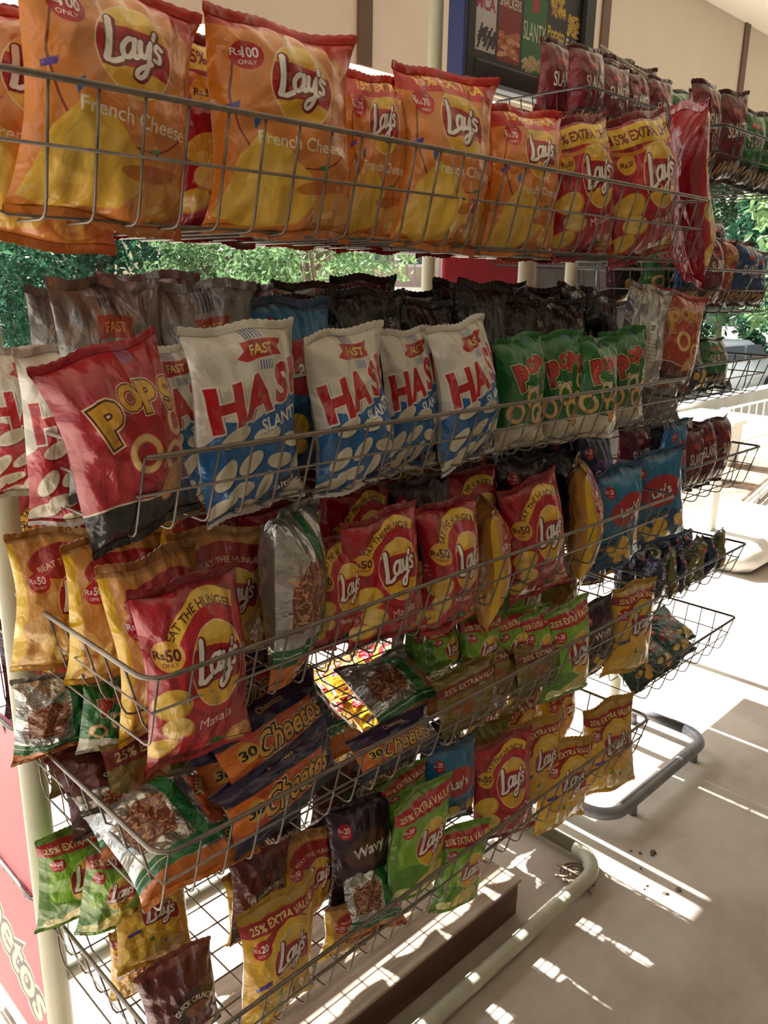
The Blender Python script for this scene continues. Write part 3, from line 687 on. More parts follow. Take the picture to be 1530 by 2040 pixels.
# framed poster hanging between posts
ps = empty('framed_poster', (2.2, 1.58, 2.05)); tag(ps, 'black and blue framed snack range poster above the back rack', 'poster')
def pc(ob): return root_child(ps, ob)
A = 1.45
cv = Cv(420, A, '#2b2a33')
cv.rect(.03,.10,.2,1.0,'#d8d4dc'); cv.poly([(.22,.06),(.42,.06),(.42,.94),(.22,.98)],'#9a2a2c'); cv.poly([(.44,.03),(.66,.03),(.66,.9),(.44,.92)],'#2f7a44')
cv.text('MCA', .11, .62, .2, '#b02a5a', bold=.03, rot=0, maxw=.16); cv.rect(.09,.8,.14,.92,'#b83a2a')
cv.otext('SNACKERS', .32, .72, .16, '#f0ece0', '#5a1414', bold=.02, maxw=.19); cv.otext('SLANTY', .55, .5, .3, '#e6f0d8', '#1c4a2a', bold=.01, sx=.4, maxw=.21)
cv.rect(.52,.72,.58,.9,'#c8283a')
rg = random.Random(5)
for k in range(26):
    x = rg.uniform(.05,.19); cv.stroke([(x, rg.uniform(.12,.3)), (x+.03, rg.uniform(.25,.4))], .008, '#3a3038', smooth=False)
for k in range(60):
    x = rg.uniform(.05,.65); y = rg.uniform(1.0,1.28); cv.stroke([(x,y),(x+rg.uniform(-.04,.04),y+rg.uniform(-.06,.06))], .01, rg.choice(['#caa85a','#e0c070','#a8843c','#f0dc98']), smooth=False)
for k in range(50):
    x = rg.uniform(.7,.84); y = rg.uniform(.76,.96); cv.stroke([(x,y),(x+rg.uniform(-.03,.03),y+.07)], .008, rg.choice(['#e0b030','#f4d040','#c08a20']), smooth=False)
    x = rg.uniform(.88,.98); y = rg.uniform(.62,.85); cv.ell(x,y,.025,.015,rg.choice(['#d8a83c','#f0cc50']),x*9)
    x = rg.uniform(.7,.84); y = rg.uniform(.06,.28); cv.stroke([(x,y),(x+rg.uniform(-.03,.03),y+.07)], .008, rg.choice(['#e0b030','#f4d040','#c08a20']), smooth=False)
    x = rg.uniform(.24,.4); y = rg.uniform(.12,.4); cv.ell(x,y,.02,.03,rg.choice(['#c87a4a','#e0b080','#d06a3a']),x*9)
    x = rg.uniform(.46,.64); y = rg.uniform(.05,.2); cv.ell(x,y,.04,.012,rg.choice(['#d8c890','#c0ac70']),x*9)
cv.text('Potato', .76, .58, .2, '#f2d23a', bold=.03, maxw=.17); cv.text('Sticks', .79, .42, .2, '#f2d23a', bold=.03, maxw=.17); cv.text('Folds', .93, .50, .22, '#f4f0e6', bold=.03, maxw=.13)
cv.text('RANGES!', .80, 1.22, .26, '#f4f0e6', bold=.04, maxw=.38); cv.text('TRY OUR', .4, 1.36, .14, '#f4f0e6', bold=.02, maxw=.3)
im = cv.image('poster_print'); pm_ = bpy.data.materials.new('poster_print'); pm_.use_nodes = True; t_ = pm_.node_tree
ti = t_.nodes.new('ShaderNodeTexImage'); ti.image = im; t_.links.new(ti.outputs[0], t_.nodes['Principled BSDF'].inputs['Base Color']); t_.nodes['Principled BSDF'].inputs['Roughness'].default_value = .4
px0, px1, pz0, pz1 = 1.868, 2.375, 2.078, 2.078+.507*.64
pan = MB(); pan.box((px0, 1.556, pz0), (px1, 1.562, pz1)); po = pan.build('poster_sheet', pm_); l = po.data.uv_layers.new(name='UVMap')
for lp in po.data.loops:
    c = po.data.vertices[lp.vertex_index].co; l.data[lp.index].uv = ((c.x-px0)/(px1-px0), (c.z-pz0)/(pz1-pz0))
pc(po)
p = MB(); p.box((px0-.04, 1.54, pz0-.06), (px0, 1.59, pz1+.06), .008); pc(p.build('frame_side', m_blackfr))
p = MB(); p.box((px1, 1.54, pz0-.06), (px1+.065, 1.59, pz1+.06), .008); pc(p.build('frame_side', m_blackfr))
for z in (pz0-.06, pz1): p = MB(); p.box((px0, 1.54, z), (px1, 1.59, z+.06), .008); pc(p.build('frame_rail', m_blackfr))
p = MB(); p.box((px0-.054, 1.535, pz0-.065), (px0-.041, 1.595, pz1+.065), .004); o = pc(p.build('frame_edge', m_bluefr)); o['label'] = 'blue outer edge of the frame'
p = MB(); p.box((px0-.03, 1.591, pz0-.05), (px1+.05, 1.60, pz1+.05)); pc(p.build('backing_board', m_blackfr))
# ---------------------------------------------------------------- packets on the near rack (bottom and top centre seen in the photograph, at depth Y)
rng = random.Random(11)
def fill(row, layer, Y, x0, x1, n, keys, zb, h, w, t=.06, ys=-7., yj=6, hj=.02, lean=0, **k):
    for i in range(n):
        x = x0+(x1-x0)*(i/(n-1) if n > 1 else 0)+rng.uniform(-.006, .006); key = keys[i % len(keys)] if isinstance(keys, (list, tuple)) else keys
        rl = rng.uniform(-.03, .03); hh = h+rng.uniform(-hj, hj)
        packet(key, (x, Y+rng.uniform(-.008, .008), zb+.008), (x+rl*hh*3, Y, zb+.008+hh), w, t, yaw=ys+rng.uniform(-yj, yj), lean=lean+rng.uniform(-3, 3), row=row, layer=layer, **k)
r = 'top basket'
P('cheese100', r, .905, (62, 492), (55, 12), .19, t=.08, fine=True, yaw=-8)
P('cheese100', r, .860, (210, 455), (225, -45), .200, t=.10, fine=True, var=1)
P('cheese100', r, .860, (565, 475), (560, 42), .212, t=.10, fine=True, var=2, yaw=-7)
P('cheese70', r, .885, (742, 480), (752, 150), .10, t=.07, yaw=-29)
P('cheese70', r, .850, (872, 500), (892, 140), .178, t=.085, fine=True, var=0, yaw=-10)
P('cheese70', r, .870, (1036, 508), (1050, 215), .16, t=.08, yaw=-12, fine=True, var=2)
P('masala15', r, .875, (1160, 515), (1150, 232), .15, t=.08, yaw=-16)
P('masala15', r, .855, (1275, 520), (1268, 225), .21, t=.085, yaw=-7, fine=True, var=1)
P('masala', r, .87, (1372, 560), (1372, 205), .15, t=.09, yaw=50)
fill(r, 1, .965, .50, 1.62, 7, ['masala15', 'masala15', 'masala15', 'masala15', 'cheese70', 'masala15'], 1.545, .235, .16, t=.08)
fill(r, 2, 1.06, .53, 1.58, 7, ['masala15', 'masala', 'cheese70'], 1.54, .24, .15, t=.08)
P('masala', r, 1.0, (1060, 505), (1115, 235), .13, layer=1, yaw=-19)
r = 'second tier'
P('pops', r, .835, (302, 1062), (190, 690), .150, t=.075, fine=True, yaw=2)
P('hash', r, .90, (395, 1000), (330, 690), .115, t=.06, yaw=-6)
P('hash', r, .855, (508, 1018), (475, 642), .165, t=.085, fine=True, var=0)
P('hash', r, .855, (708, 972), (685, 655), .150, t=.085, fine=True, var=1)
P('hash', r, .885, (818, 940), (812, 655), .11, t=.06, yaw=-10)
P('hash', r, .850, (935, 925), (915, 640), .140, t=.08, fine=True, var=2)
P('rings', r, .865, (1035, 890), (1030, 668), .115, t=.07, yaw=-12)
P('rings', r, .880, (1112, 880), (1108, 662), .115, t=.07, yaw=-25)
P('rings', r, .850, (1168, 870), (1190, 672), .125, t=.075, yaw=-14)
P('rings', r, .872, (1235, 850), (1238, 655), .125, t=.07, yaw=-21)
P('silver', r, .875, (1262, 770), (1300, 570), .12, t=.06, yaw=-25)
P('ringsred', r, .870, (1322, 770), (1360, 582), .15, t=.08, yaw=-23)
P('grey', r, .88, (1300, 850), (1300, 740), .14, t=.06, yaw=-25)
# red and white ones at the left end, further back
P('hashred', r, 1.10, (55, 990), (40, 690), .15, t=.09, layer=2)
P('hashred', r, 1.02, (165, 1035), (140, 690), .14, t=.08, layer=2, yaw=-8)
fill(r, 1, .955, .50, 1.62, 9, ['grey', 'grey', 'bluecrisp', 'black', 'black', 'black', 'black', 'black', 'black'], 1.215, .262, .14, lean=4)
fill(r, 2, 1.04, .60, 1.64, 9, ['grey', 'slantygreen', 'black', 'plum', 'black', 'black', 'black', 'black', 'black'], 1.215, .268, .15, lean=2)
fill(r, 3, 1.125, .52, 1.64, 9, ['grey', 'grey', 'silver', 'slantygreen', 'black', 'black', 'black', 'black', 'black'], 1.215, .275, .15)
r = 'third tier'
P('masala', r, .845, (402, 1510), (375, 1148), .155, t=.085, fine=True, var=0, yaw=-4)
P('classic', r, .925, (345, 1450), (300, 1102), .150, t=.07, fine=True, var=1, yaw=-2, layer=1)
P('classic', r, 1.01, (235, 1345), (225, 1068), .150, t=.075, fine=True, var=2, layer=2)
P('classic', r, 1.10, (130, 1320), (125, 1055), .150, t=.075, fine=True, var=0, layer=3, yaw=-7)
P('nimko', r, .865, (578, 1340), (588, 1010), .15, t=.08, fine=True, var=1, yaw=30)
P('masala', r, .875, (672, 1285), (665, 1070), .10, t=.06, yaw=-14)
P('masala', r, .850, (770, 1270), (755, 1018), .155, t=.08, fine=True, var=1, yaw=-7)
P('masala', r, .850, (898, 1248), (890, 1000), .125, t=.075, fine=True, var=2, yaw=-12)
P('classic', r, .875, (975, 1235), (975, 1000), .13, t=.075, yaw=42)
P('masala', r, .865, (1075, 1185), (1055, 955), .15, t=.075, yaw=-14, fine=True, var=0)
P('classic', r, .870, (1160, 1145), (1162, 918), .125, t=.08, yaw=36)
P('bluecrisp', r, .865, (1232, 1120), (1230, 930), .135, t=.07, yaw=-14)
P('bluecrisp', r, .875, (1305, 1075), (1305, 900), .16, t=.08, yaw=-29)
fill(r, 1, .945, .62, 1.62, 8, ['classic', 'masala', 'masala', 'plum', 'masala', 'plum', 'black', 'navy'], .947, .215, .15)
fill(r, 2, 1.03, .66, 1.62, 8, ['classic', 'masala', 'plum', 'masala', 'brown', 'plum', 'black', 'navy'], .947, .225, .15)
fill(r, 3, 1.12, .70, 1.62, 8, ['masala', 'classic', 'plum', 'brown', 'masala', 'black', 'black'], .947, .23, .15)
r = 'fourth tier'
# lying packets in the front left corner and the puff-snack stack
packet('nimko', (.505, .825, .715), (.505, .99, .765), .185, .075, row=r, yaw=-4, h=.19, fine=True, var=0)
def lying(key, x, y, z, w, h, t, tilt=30, yaw=0, roll=0, **k):
    up = Vector((math.sin(R_(roll)), math.sin(R_(tilt))*math.cos(R_(roll)), math.cos(R_(tilt))*math.cos(R_(roll))))
    packet(key, (x, y, z), (x+up.x*h, y+up.y*h, z+up.z*h), w, t, yaw=yaw, **k)
lying('cheetos', .675, .845, .722, .25, .10, .05, 22, roll=-7, yaw=8, row=r, fine=True, var=0)
lying('cheetos', .690, .875, .795, .25, .10, .05, 30, roll=-9, yaw=8, row=r, fine=True, var=1)
lying('cheetos', .69, .95, .712, .25, .11, .05, 10, row=r, layer=1, var=2)
lying('cheetos', .715, .97, .82, .25, .10, .05, 30, row=r, layer=1, var=0)
lying('cheetos', .905, .835, .712, .20, .075, .045, 35, row=r, var=1)
lying('nimko', .80, .90, .735, .16, .17, .06, 66, row=r, layer=1, yaw=-10, var=2)
lying('nimko', 1.00, .88, .735, .20, .16, .065, 62, row=r, layer=1, yaw=14, var=1)
lying('gold', 1.10, .835, .712, .19, .11, .04, 22, row=r, var=0)
lying('gold', 1.22, .86, .715, .19, .11, .04, 22, row=r, var=1)
lying('gold', 1.32, .835, .712, .17, .10, .045, 18, row=r, var=2)
lying('gold', .53, 1.12, .725, .22, .17, .05, 20, row=r, layer=4, var=0)
lying('brown', .50, 1.02, .712, .18, .13, .05, 40, row=r, layer=3, var=0)
lying('nimko', .50, .955, .712, .16, .12, .045, 62, row=r, layer=2, var=1)
lying('lime', .56, 1.15, .712, .16, .12, .045, 8, row=r, layer=4, var=1)
lying('gold', .56, .98, .712, .20, .16, .045, 30, row=r, layer=1, var=0)
lying('gold', .58, 1.04, .76, .20, .16, .045, 30, row=r, layer=2, var=1)
lying('gold', .60, 1.09, .712, .20, .16, .045, 16, row=r, layer=3, var=2)
P('nimko', r, 1.11, (120, 1500), (125, 1335), .15, layer=4, t=.06, var=2)
P('rings', r, 1.06, (215, 1490), (225, 1345), .10, layer=4, t=.06)
P('nimko', r, 1.13, (270, 1470), (275, 1345), .10, layer=4, t=.05, var=1)
P('lime', r, .93, (880, 1335), (878, 1240), .09, layer=1, t=.05)
P('lime', r, .90, (950, 1345), (955, 1225), .10, layer=1, t=.055, yaw=-16)
P('lime', r, .89, (1015, 1360), (1020, 1215), .11, layer=1, t=.06, yaw=-14)
P('lime', r, .850, (1120, 1385), (1130, 1200), .15, t=.07, yaw=-7, fine=True, var=1)
P('lime', r, .87, (1062, 1370), (1065, 1215), .10, t=.06, yaw=-12)
P('yellow', r, .85, (1245, 1335), (1262, 1160), .16, t=.07, yaw=-12, fine=True, var=0)
P('plum', r, .87, (1190, 1340), (1185, 1195), .11, t=.05, yaw=-14)
fill(r, 2, 1.0, 1.15, 1.62, 4, ['lime', 'plum', 'lime', 'gold'], .71, .16, .13)
fill(r, 3, 1.09, 1.20, 1.62, 4, ['plum', 'brown', 'black', 'plum'], .71, .18, .13)
r = 'fifth tier'
P('yellow', r, .850, (557, 2022), (552, 1778), .15, t=.06, fine=True, var=1, yaw=0)
P('brown', r, .93, (372, 2075), (345, 1905), .125, t=.06, fine=True, var=0, yaw=-8, layer=1)
lying('yellow', .50, .97, .475, .13, .12, .05, 35, roll=12, row=r, layer=1, fine=True, var=2)
P('yellow', r, 1.02, (262, 1985), (262, 1850), .07, t=.045, yaw=-20, layer=2)
P('lime', r, 1.12, (150, 1830), (150, 1640), .13, t=.06, layer=3)
P('lime', r, 1.02, (215, 1850), (235, 1680), .10, t=.05, layer=3, yaw=-10)
P('rings', r, 1.05, (300, 1850), (320, 1670), .11, t=.05, layer=3, yaw=-6)
P('brown', r, .93, (515, 1850), (520, 1690), .12, t=.05, layer=1)
P('classic', r, .93, (610, 1830), (612, 1660), .13, t=.05, layer=1)
P('plum', r, .90, (715, 1800), (720, 1590), .145, t=.055, layer=1, yaw=-7, fine=True, var=1)
lying('nimko', .855, .845, .385, .14, .13, .055, 25, roll=14, row=r, var=2)
P('classic', r, .88, (680, 1905), (700, 1790), .12, t=.05)
P('lime', r, .845, (830, 1770), (838, 1570), .16, t=.06, fine=True, var=0)
P('lime', r, .835, (905, 1805), (925, 1640), .12, t=.055, yaw=-14, fine=True, var=2)
P('lime', r, .90, (800, 1650), (800, 1535), .13, t=.05, layer=1)
P('masala', r, .850, (1000, 1665), (1000, 1465), .155, t=.06, yaw=-18, fine=True, var=1)
P('bluecrisp', r, .88, (895, 1640), (900, 1480), .12, t=.05, layer=1, yaw=-14)
P('yellow', r, .87, (1065, 1600), (1070, 1430), .15, t=.06, yaw=-12)
P('yellow', r, .840, (1115, 1645), (1130, 1470), .155, t=.06, yaw=-18, fine=True, var=2)
P('yellow', r, .845, (1215, 1570), (1210, 1395), .145, t=.06, yaw=-25, fine=True, var=0)
fill(r, 2, .98, .72, 1.62, 7, ['classic', 'plum', 'gold', 'brown', 'gold', 'yellow', 'classic'], .385, .16, .15)
fill(r, 3, 1.08, .80, 1.62, 6, ['plum', 'brown', 'gold', 'plum', 'yellow', 'gold'], .385, .16, .15)
# back-side baskets (facing the street, in the sun)
bk = 'rear basket'
for i in range(7):
    x = .66+i*.15; lying(['sweets', 'masala', 'masala15', 'classic', 'yellow', 'lime', 'masala'][i], x+.1, 1.29, .365, .16, .17, .06, 55, row=bk, yaw=rng.uniform(-15, 15))
    lying(['bluecrisp', 'masala15', 'classic', 'yellow', 'yellow', 'masala', 'lime'][i], x+.14, 1.41, .40, .16, .17, .06, 62, row=bk, layer=1, yaw=rng.uniform(-15, 15))
fill('middle rear basket', 0, 1.32, .56, 1.62, 7, ['masala', 'lime', 'classic', 'masala15'], .665, .21, .165, t=.08)  # packets added here to stop sun leaking through the rack
fill('middle rear basket', 1, 1.46, .56, 1.62, 7, ['plum', 'masala15', 'brown', 'classic'], .665, .21, .165, t=.08)
fill('upper rear basket', 0, 1.36, .56, 1.62, 7, ['masala', 'plum', 'black', 'masala15'], .955, .20, .16, t=.09)  # added packets, blocking lattice light through the upper rear
fill('upper rear basket', 1, 1.48, .56, 1.62, 7, ['plum', 'masala15', 'black', 'masala'], .955, .20, .16, t=.09)
# ---------------------------------------------------------------- second rack
r = 'far tier one'
fill('top basket ', 0, .93, 1.96, 2.32, 4, ['slanty', 'slanty', 'slantygreen', 'slantygreen'], 1.735, .2, .12, t=.06)
fill('upper basket ', 0, .92, 1.95, 2.31, 5, ['slantyblue', 'slanty', 'ringsred', 'slantyblue', 'slantyblue'], 1.445, .15, .10)
fill('upper basket ', 1, 1.0, 1.95, 2.30, 4, ['rings', 'ringsred', 'slanty', 'plum'], 1.445, .17, .12)
fill('upper basket ', 2, 1.09, 1.95, 2.30, 4, ['plum', 'ringsred', 'brown', 'plum'], 1.445, .17, .12)
fill('middle basket ', 0, .93, 1.95, 2.20, 3, ['slantygreen', 'teal', 'slantygreen'], 1.23, .15, .12, lean=14)
fill('middle basket ', 1, 1.02, 1.95, 2.1, 2, ['navy', 'slantygreen'], 1.23, .14, .12, lean=10)
fill('maroon basket ', 0, .92, 1.96, 2.25, 4, ['bluecrisp', 'slanty', 'slanty', 'slanty'], .965, .19, .10)
fill('maroon basket ', 1, 1.02, 1.95, 2.22, 3, ['slanty', 'black', 'slanty'], .965, .18, .12)
fill('small-packet basket ', 0, .91, 1.93, 2.30, 7, ['navy', 'olive', 'navy', 'olive', 'olive', 'navy', 'olive'], .695, .12, .075, t=.045, ys=30)
fill('small-packet basket ', 1, 1.0, 1.93, 2.29, 6, ['navy', 'navy', 'olive', 'navy'], .695, .12, .085, t=.05, ys=20)
fill('small-packet basket ', 2, 1.09, 1.93, 2.28, 5, ['navy', 'olive'], .695, .12, .085, t=.05)
for i, (x, y, z, k_) in enumerate(((1.96, .91, .455, 'teal'), (2.08, .91, .455, 'teal'), (2.20, .92, .455, 'teal'), (2.0, 1.02, .47, 'teal'), (2.14, 1.02, .47, 'olive'), (1.95, .96, .50, 'teal'), (2.27, .95, .47, 'teal'), (2.22, 1.04, .50, 'olive'))):
    lying(k_, x, y, z, .13, .13, .05, 60, row='bottom basket ', layer=0 if i < 3 else 1, yaw=rng.uniform(-25, 25))
fill('top row  ', 0, 1.33, 2.07, 3.02, 8, ['slanty', 'slanty', 'slanty', 'slanty', 'slantygreen', 'slantygreen', 'slantygreen', 'slantygreen'], 1.885, .20, .15, t=.06)
fill('top row  ', 1, 1.42, 2.07, 3.0, 7, ['slanty'], 1.885, .235, .16, t=.06)
fill('lower row  ', 0, 1.35, 2.35, 3.02, 5, ['plum', 'brown', 'slanty', 'plum'], 1.555, .17, .12)

# labels: every packet is told apart by its look and its counted place in its basket
ORD = ['leftmost', 'second', 'third', 'fourth', 'fifth', 'sixth', 'seventh', 'eighth', 'ninth', 'tenth', 'eleventh', 'twelfth', 'thirteenth', 'fourteenth', 'fifteenth', 'sixteenth', 'seventeenth']
PLACE = {'top basket': 'near rack tier one', 'second tier': 'near rack tier two', 'third tier': 'near rack tier three', 'fourth tier': 'near rack tier four', 'fifth tier': 'near rack lowest tier',
         'rear basket': 'near rack sunlit rear', 'upper rear basket': 'added sun blocker, near rack upper rear', 'middle rear basket': 'added sun blocker, near rack middle rear', 'top basket ': 'grey rack tier one', 'upper basket ': 'grey rack tier two', 'middle basket ': 'grey rack tier three',
         'maroon basket ': 'grey rack tier four', 'small-packet basket ': 'grey rack tier five', 'bottom basket ': 'grey rack lowest tier', 'top row  ': 'top tier under poster', 'lower row  ': 'lower tier under poster'}
LAY = ['front row', 'second row', 'third row', 'fourth row', 'rearmost row']
grp = {}
for rec in PACKS: grp.setdefault((rec[2], rec[3]), []).append(rec)
for (row, lay), recs in grp.items():
    recs.sort(key=lambda q: q[4])
    for i, (o, key, _, _, _, lb) in enumerate(recs):
        place = ORD[i]+(' from left' if i else '')
        tag(o, lb or f"{DES[key][3]}, {place}, {LAY[lay]}, {PLACE[row]}", 'snack packet', 'packets, '+PLACE[row])
# ---------------------------------------------------------------- board on the floor, debris
pb = empty('wooden_board', (.9, 1.1, 0)); tag(pb, 'pale weathered wooden board lying under the near rack', 'board')
b = MB(); b.box((-.42, -.16, 0), (.545, .095, .094), .004); o = b.build('board_body', m_woodd, pb)
b = MB(); b.box((-.42, -.165, .0945), (.55, .10, .102), .002); o = b.build('board_top', m_wood, pb); o['label'] = 'paler top face'  # top face coloured paler than the board body
coil = MB(); c0 = fl(1150, 1745, .012)
for k in range(4):
    rr = .018+.009*k; coil.tube(arc_pts((c0[0], c0[1], .010+.002*k), rr, 0, R_(330), 16), .0035, 6)
coil.tube([(c0[0]-.02, c0[1]+.05, .03), (c0[0]-.01, c0[1], .025), (c0[0]+.0, c0[1]-.05, .012)], .004, 6)
coil.tube([(c0[0]-.06, c0[1]+.03, .03), (c0[0]-.02, c0[1]-.02, .026), (c0[0]-.03, c0[1]-.06, .010)], .004, 6)
tag(coil.build('wire_coil', mat('rusty_wire', '#7c6a58', .6, .4), None, True), 'small rusty wire coil on the floor inside the cream base loop', 'wire coil')
rg = random.Random(4)
grit = MB()
for i in range(9):
    q = fl(rg.uniform(1250, 1360), rg.uniform(1690, 1790)); s_ = rg.uniform(.004, .010); d = grit
    ps_ = [(q[0]+s_*rg.uniform(.6, 1.3)*math.cos(a), q[1]+s_*rg.uniform(.6, 1.3)*math.sin(a)) for a in (0, 1.1, 2.3, 3.4, 4.6, 5.5)]
    d.add([(x, y, .0) for x, y in ps_]+[(q[0]+(x-q[0])*.6, q[1]+(y-q[1])*.6, s_*.6) for x, y in ps_], [tuple(range(5, -1, -1)), tuple(range(6, 12))]+[(k, (k+1) % 6, 6+(k+1) % 6, 6+k) for k in range(6)])
tag(grit.build('grit', m_bark), 'scattered dark grit on the floor near the grey rack feet', 'grit', kind='stuff')
# ---------------------------------------------------------------- outdoors
def slats(root, x0, x1, z0, z1, y, n, m, th=.03):
    for i in range(n):
        z = z0+(z1-z0)*(i+.5)/n; s = MB(); s.box((x0, y-th/2, z-(z1-z0)/n*.28), (x1, y+th/2, z+(z1-z0)/n*.28)); s.build('slat', m, root)
# low white boundary wall with coping
wl = empty('boundary_wall', (9, 4.6, 0)); wl['kind'] = 'structure'
w_ = MB(); w_.box((-8, .05, -1.15), (26, .25, .06)); w_.build('wall_body', m_white, wl)
# stepped white rail frame: posts, top bar, glass-free bays
rl = empty('white_railing', (7.4, 3.3, 0)); rl.scale = (1, 1, .5); tag(rl, 'white square-bar railing beside the sunny paving', 'railing')
for x in (-.6, .7, 2.0, 3.3, 4.6):
    s = MB(); s.box((x-.04, -.04, -.01), (x+.04, .04, .72), .006); s.build('post', m_white, rl)
for z in (.70, .12): s = MB(); s.tube([(-.6, 0, z), (4.6, 0, z)], .022, 8); s.build('rail', m_white, rl)
for i in range(26):
    s = MB(); s.tube([(-.5+i*.2, 0, .12), (-.5+i*.2, 0, .70)], .006, 6); s.build('bar', m_white, rl)
soil = mat('brown_leaf_litter', '#6f5646', .95, col2='#a08a72', nscale=14, bump=.6, bscale=40, bdist=.02)
s = MB(); s.box((0, 0, .001), (2.9, .62, .03), .006); pbd = s.build('planting_bed', soil); pbd.location = (4.75, 2.0, 0); pbd.rotation_euler.z = .17; tag(pbd, 'brown leaf-littered planting bed on the sunny paving', 'planting bed')
kr = MB()
for dz in (.025, .075): kr.tube([(4.6, 1.9, dz), (7.6, 2.42, dz)], .014, 8)
for k in range(5): kr.tube([(4.6+.75*k, 1.9+.13*k, 0), (4.6+.75*k, 1.9+.13*k, .08)], .012, 8)
tag(kr.build('edging_rail', m_white, None, True), 'low double white rail edging the planting bed', 'edging rail')
wp = MB(); wp.box((4.5, 1.83, 0), (4.58, 1.91, .55), .008); wp.box((4.48, 1.81, .55), (4.60, 1.93, .58), .006); tag(wp.build('white_post', m_white), 'square white post at the near end of the edging rail', 'post')
for i, (x, y) in enumerate(((6.35, 2.72), (7.05, 2.86))):
    pt_ = empty('planter_box', (x, y, .0)); pt_.scale = (.45, .45, .5); tag(pt_, ['nearer white boxy planter on the leaf-littered bed', 'further white boxy planter on the leaf-littered bed'][i], 'planter')
    s = MB(); s.box((-.25, -.25, 0), (.25, .25, .75), .02); s.build('planter_body', m_white, pt_)
    s = MB(); s.box((-.3, -.3, .75), (.3, .3, .82), .01); s.build('planter_rim', m_white, pt_)
kb = MB(); kb.box((4.3, 1.5, 0), (5.4, 2.15, .16), .06); o = kb.build('concrete_block', m_white, None, True); tag(o, 'low rounded white concrete block on the bright ground at right', 'block')
def place(px, d):  # a point d metres away along the pixel column's heading, for far things
    v = ray(px, 590); h = math.hypot(v[0], v[1]); return v[0]/h*d, v[1]/h*d
# car
def car(x, y, rz):
    root = empty('car', (x, y, -1.15)); root.rotation_euler.z = rz; tag(root, 'white small car parked beyond the low white wall', 'car')
    mw = mat('car_white_paint', '#dfe4e0', .25, spec=.6); mg = mat('car_glass', '#26323c', .1); mt_ = mat('tyre_rubber', '#1a1a1c', .8); ml = mat('tail_lamp_red', '#b0142a', .3); mh = mat('hub_silver', '#9a9ca0', .3, .8)
    prof = [(-1.75,.35),(-1.8,.6),(-1.78,.85),(-1.68,.95),(-1.45,1.38),(-1.2,1.46),(.3,1.45),(.65,1.32),(1.0,.98),(1.65,.85),(1.8,.65),(1.8,.35)]
    def hull(pr, wd, inset=0):
        v = []; n = len(pr)
        for sy in (-1, -.86, .86, 1):
            k = 1 if abs(sy) < .9 else .965
            for (a, z) in pr:
                top = .13 if z > 1.0 else 0
                v.append((a*k, sy*(wd-top*1.2*(z-1)/.4 if z > 1 else wd), .35+(z-.35)*k))
        f = []
        for s_ in range(3):
            for i in range(n): f.append((s_*n+i, s_*n+(i+1) % n, (s_+1)*n+(i+1) % n, (s_+1)*n+i))
        f += [tuple(range(n-1, -1, -1)), tuple(3*n+i for i in range(n))]
        g = MB(); g.add(v, f); return g
    hull(prof, .78).build('car_body', mw, root, True)
    g = MB(); g.add([(-1.70,-.58,.98),(-1.70,.58,.98),(-1.475,.54,1.36),(-1.475,-.54,1.36)], [(0,1,2,3)]); g.add([(-1.715,-.58,.98),(-1.715,.58,.98),(-1.49,.54,1.36),(-1.49,-.54,1.36)], [(3,2,1,0)]); g.build('rear_window', mg, root)
    for sy in (-1, 1):
        for a, b_ in ((-1.35, -.35), (-.25, .55)):
            g = MB(); y0 = sy*.79; y1 = sy*.735; P4 = [(a, y0, 1.0), (b_+(.25 if b_ > 0 else 0), y0, 1.0), (b_, y1, 1.36), (a+.06, y1, 1.36)]
            g.add(P4+[(p_[0], p_[1]-sy*.01, p_[2]) for p_ in P4], [(0,1,2,3),(7,6,5,4),(0,4,5,1),(1,5,6,2),(2,6,7,3),(3,7,4,0)]); g.build('side_window', mg, root)
        g = MB(); g.box((-1.80, sy*.62-.1, .72), (-1.72, sy*.62+.1, .98), .02); g.build('tail_lamp', ml, root)
        for xx in (-1.15, 1.15):
            g = MB(); g.tube([(xx, sy*.64, .3), (xx, sy*.80, .3)], .30, 20); wh = g.build('wheel', mt_, root, False)
            g = MB(); g.tube([(xx, sy*.79, .3), (xx, sy*.81, .3)], .18, 14); g.build('hub_cap', mh, wh)
    g = MB(); g.box((-1.84, -.7, .38), (-1.74, .7, .55), .03); g.build('bumper', mw, root)
cx_, cy_ = place(1450, 22); car(cx_, cy_, R_(-3))
# trees and hedges
def foliage(root, c, rad, n, size, m, seed, name='foliage', squash=1.0):
    r = np.random.RandomState(seed); v = []; f = []
    nc = max(6, n//160); cc = r.normal(size=(nc, 3)); cc /= np.linalg.norm(cc, axis=1)[:, None]; cc *= (r.uniform(.25, .85, nc)**.5)[:, None]
    cr = r.uniform(.22, .38, nc)
    k = r.randint(0, nc, n); d = r.normal(size=(n, 3)); d /= np.linalg.norm(d, axis=1)[:, None]
    p = (cc[k]+d*(cr[k]*r.uniform(.6, 1, n))[:, None])*np.array(rad)+np.array(c)
    a = r.normal(size=(n, 3)); a /= np.linalg.norm(a, axis=1)[:, None]; b_ = np.cross(a, r.normal(size=(n, 3))); b_ /= np.linalg.norm(b_, axis=1)[:, None]
    s = size*r.uniform(.6, 1.3, n)[:, None]; g = np.cross(a, b_)*s*.18
    V = np.stack([p-a*s, p+b_*s*.45+g, p+a*s, p-b_*s*.45+g], 1).reshape(-1, 3)
    me = bpy.data.meshes.new(name); me.from_pydata(V.tolist(), [], [(4*i, 4*i+1, 4*i+2, 4*i+3) for i in range(n)]); me.materials.append(m)
    o = inst(name, me, root); o['kind'] = 'stuff'; return o
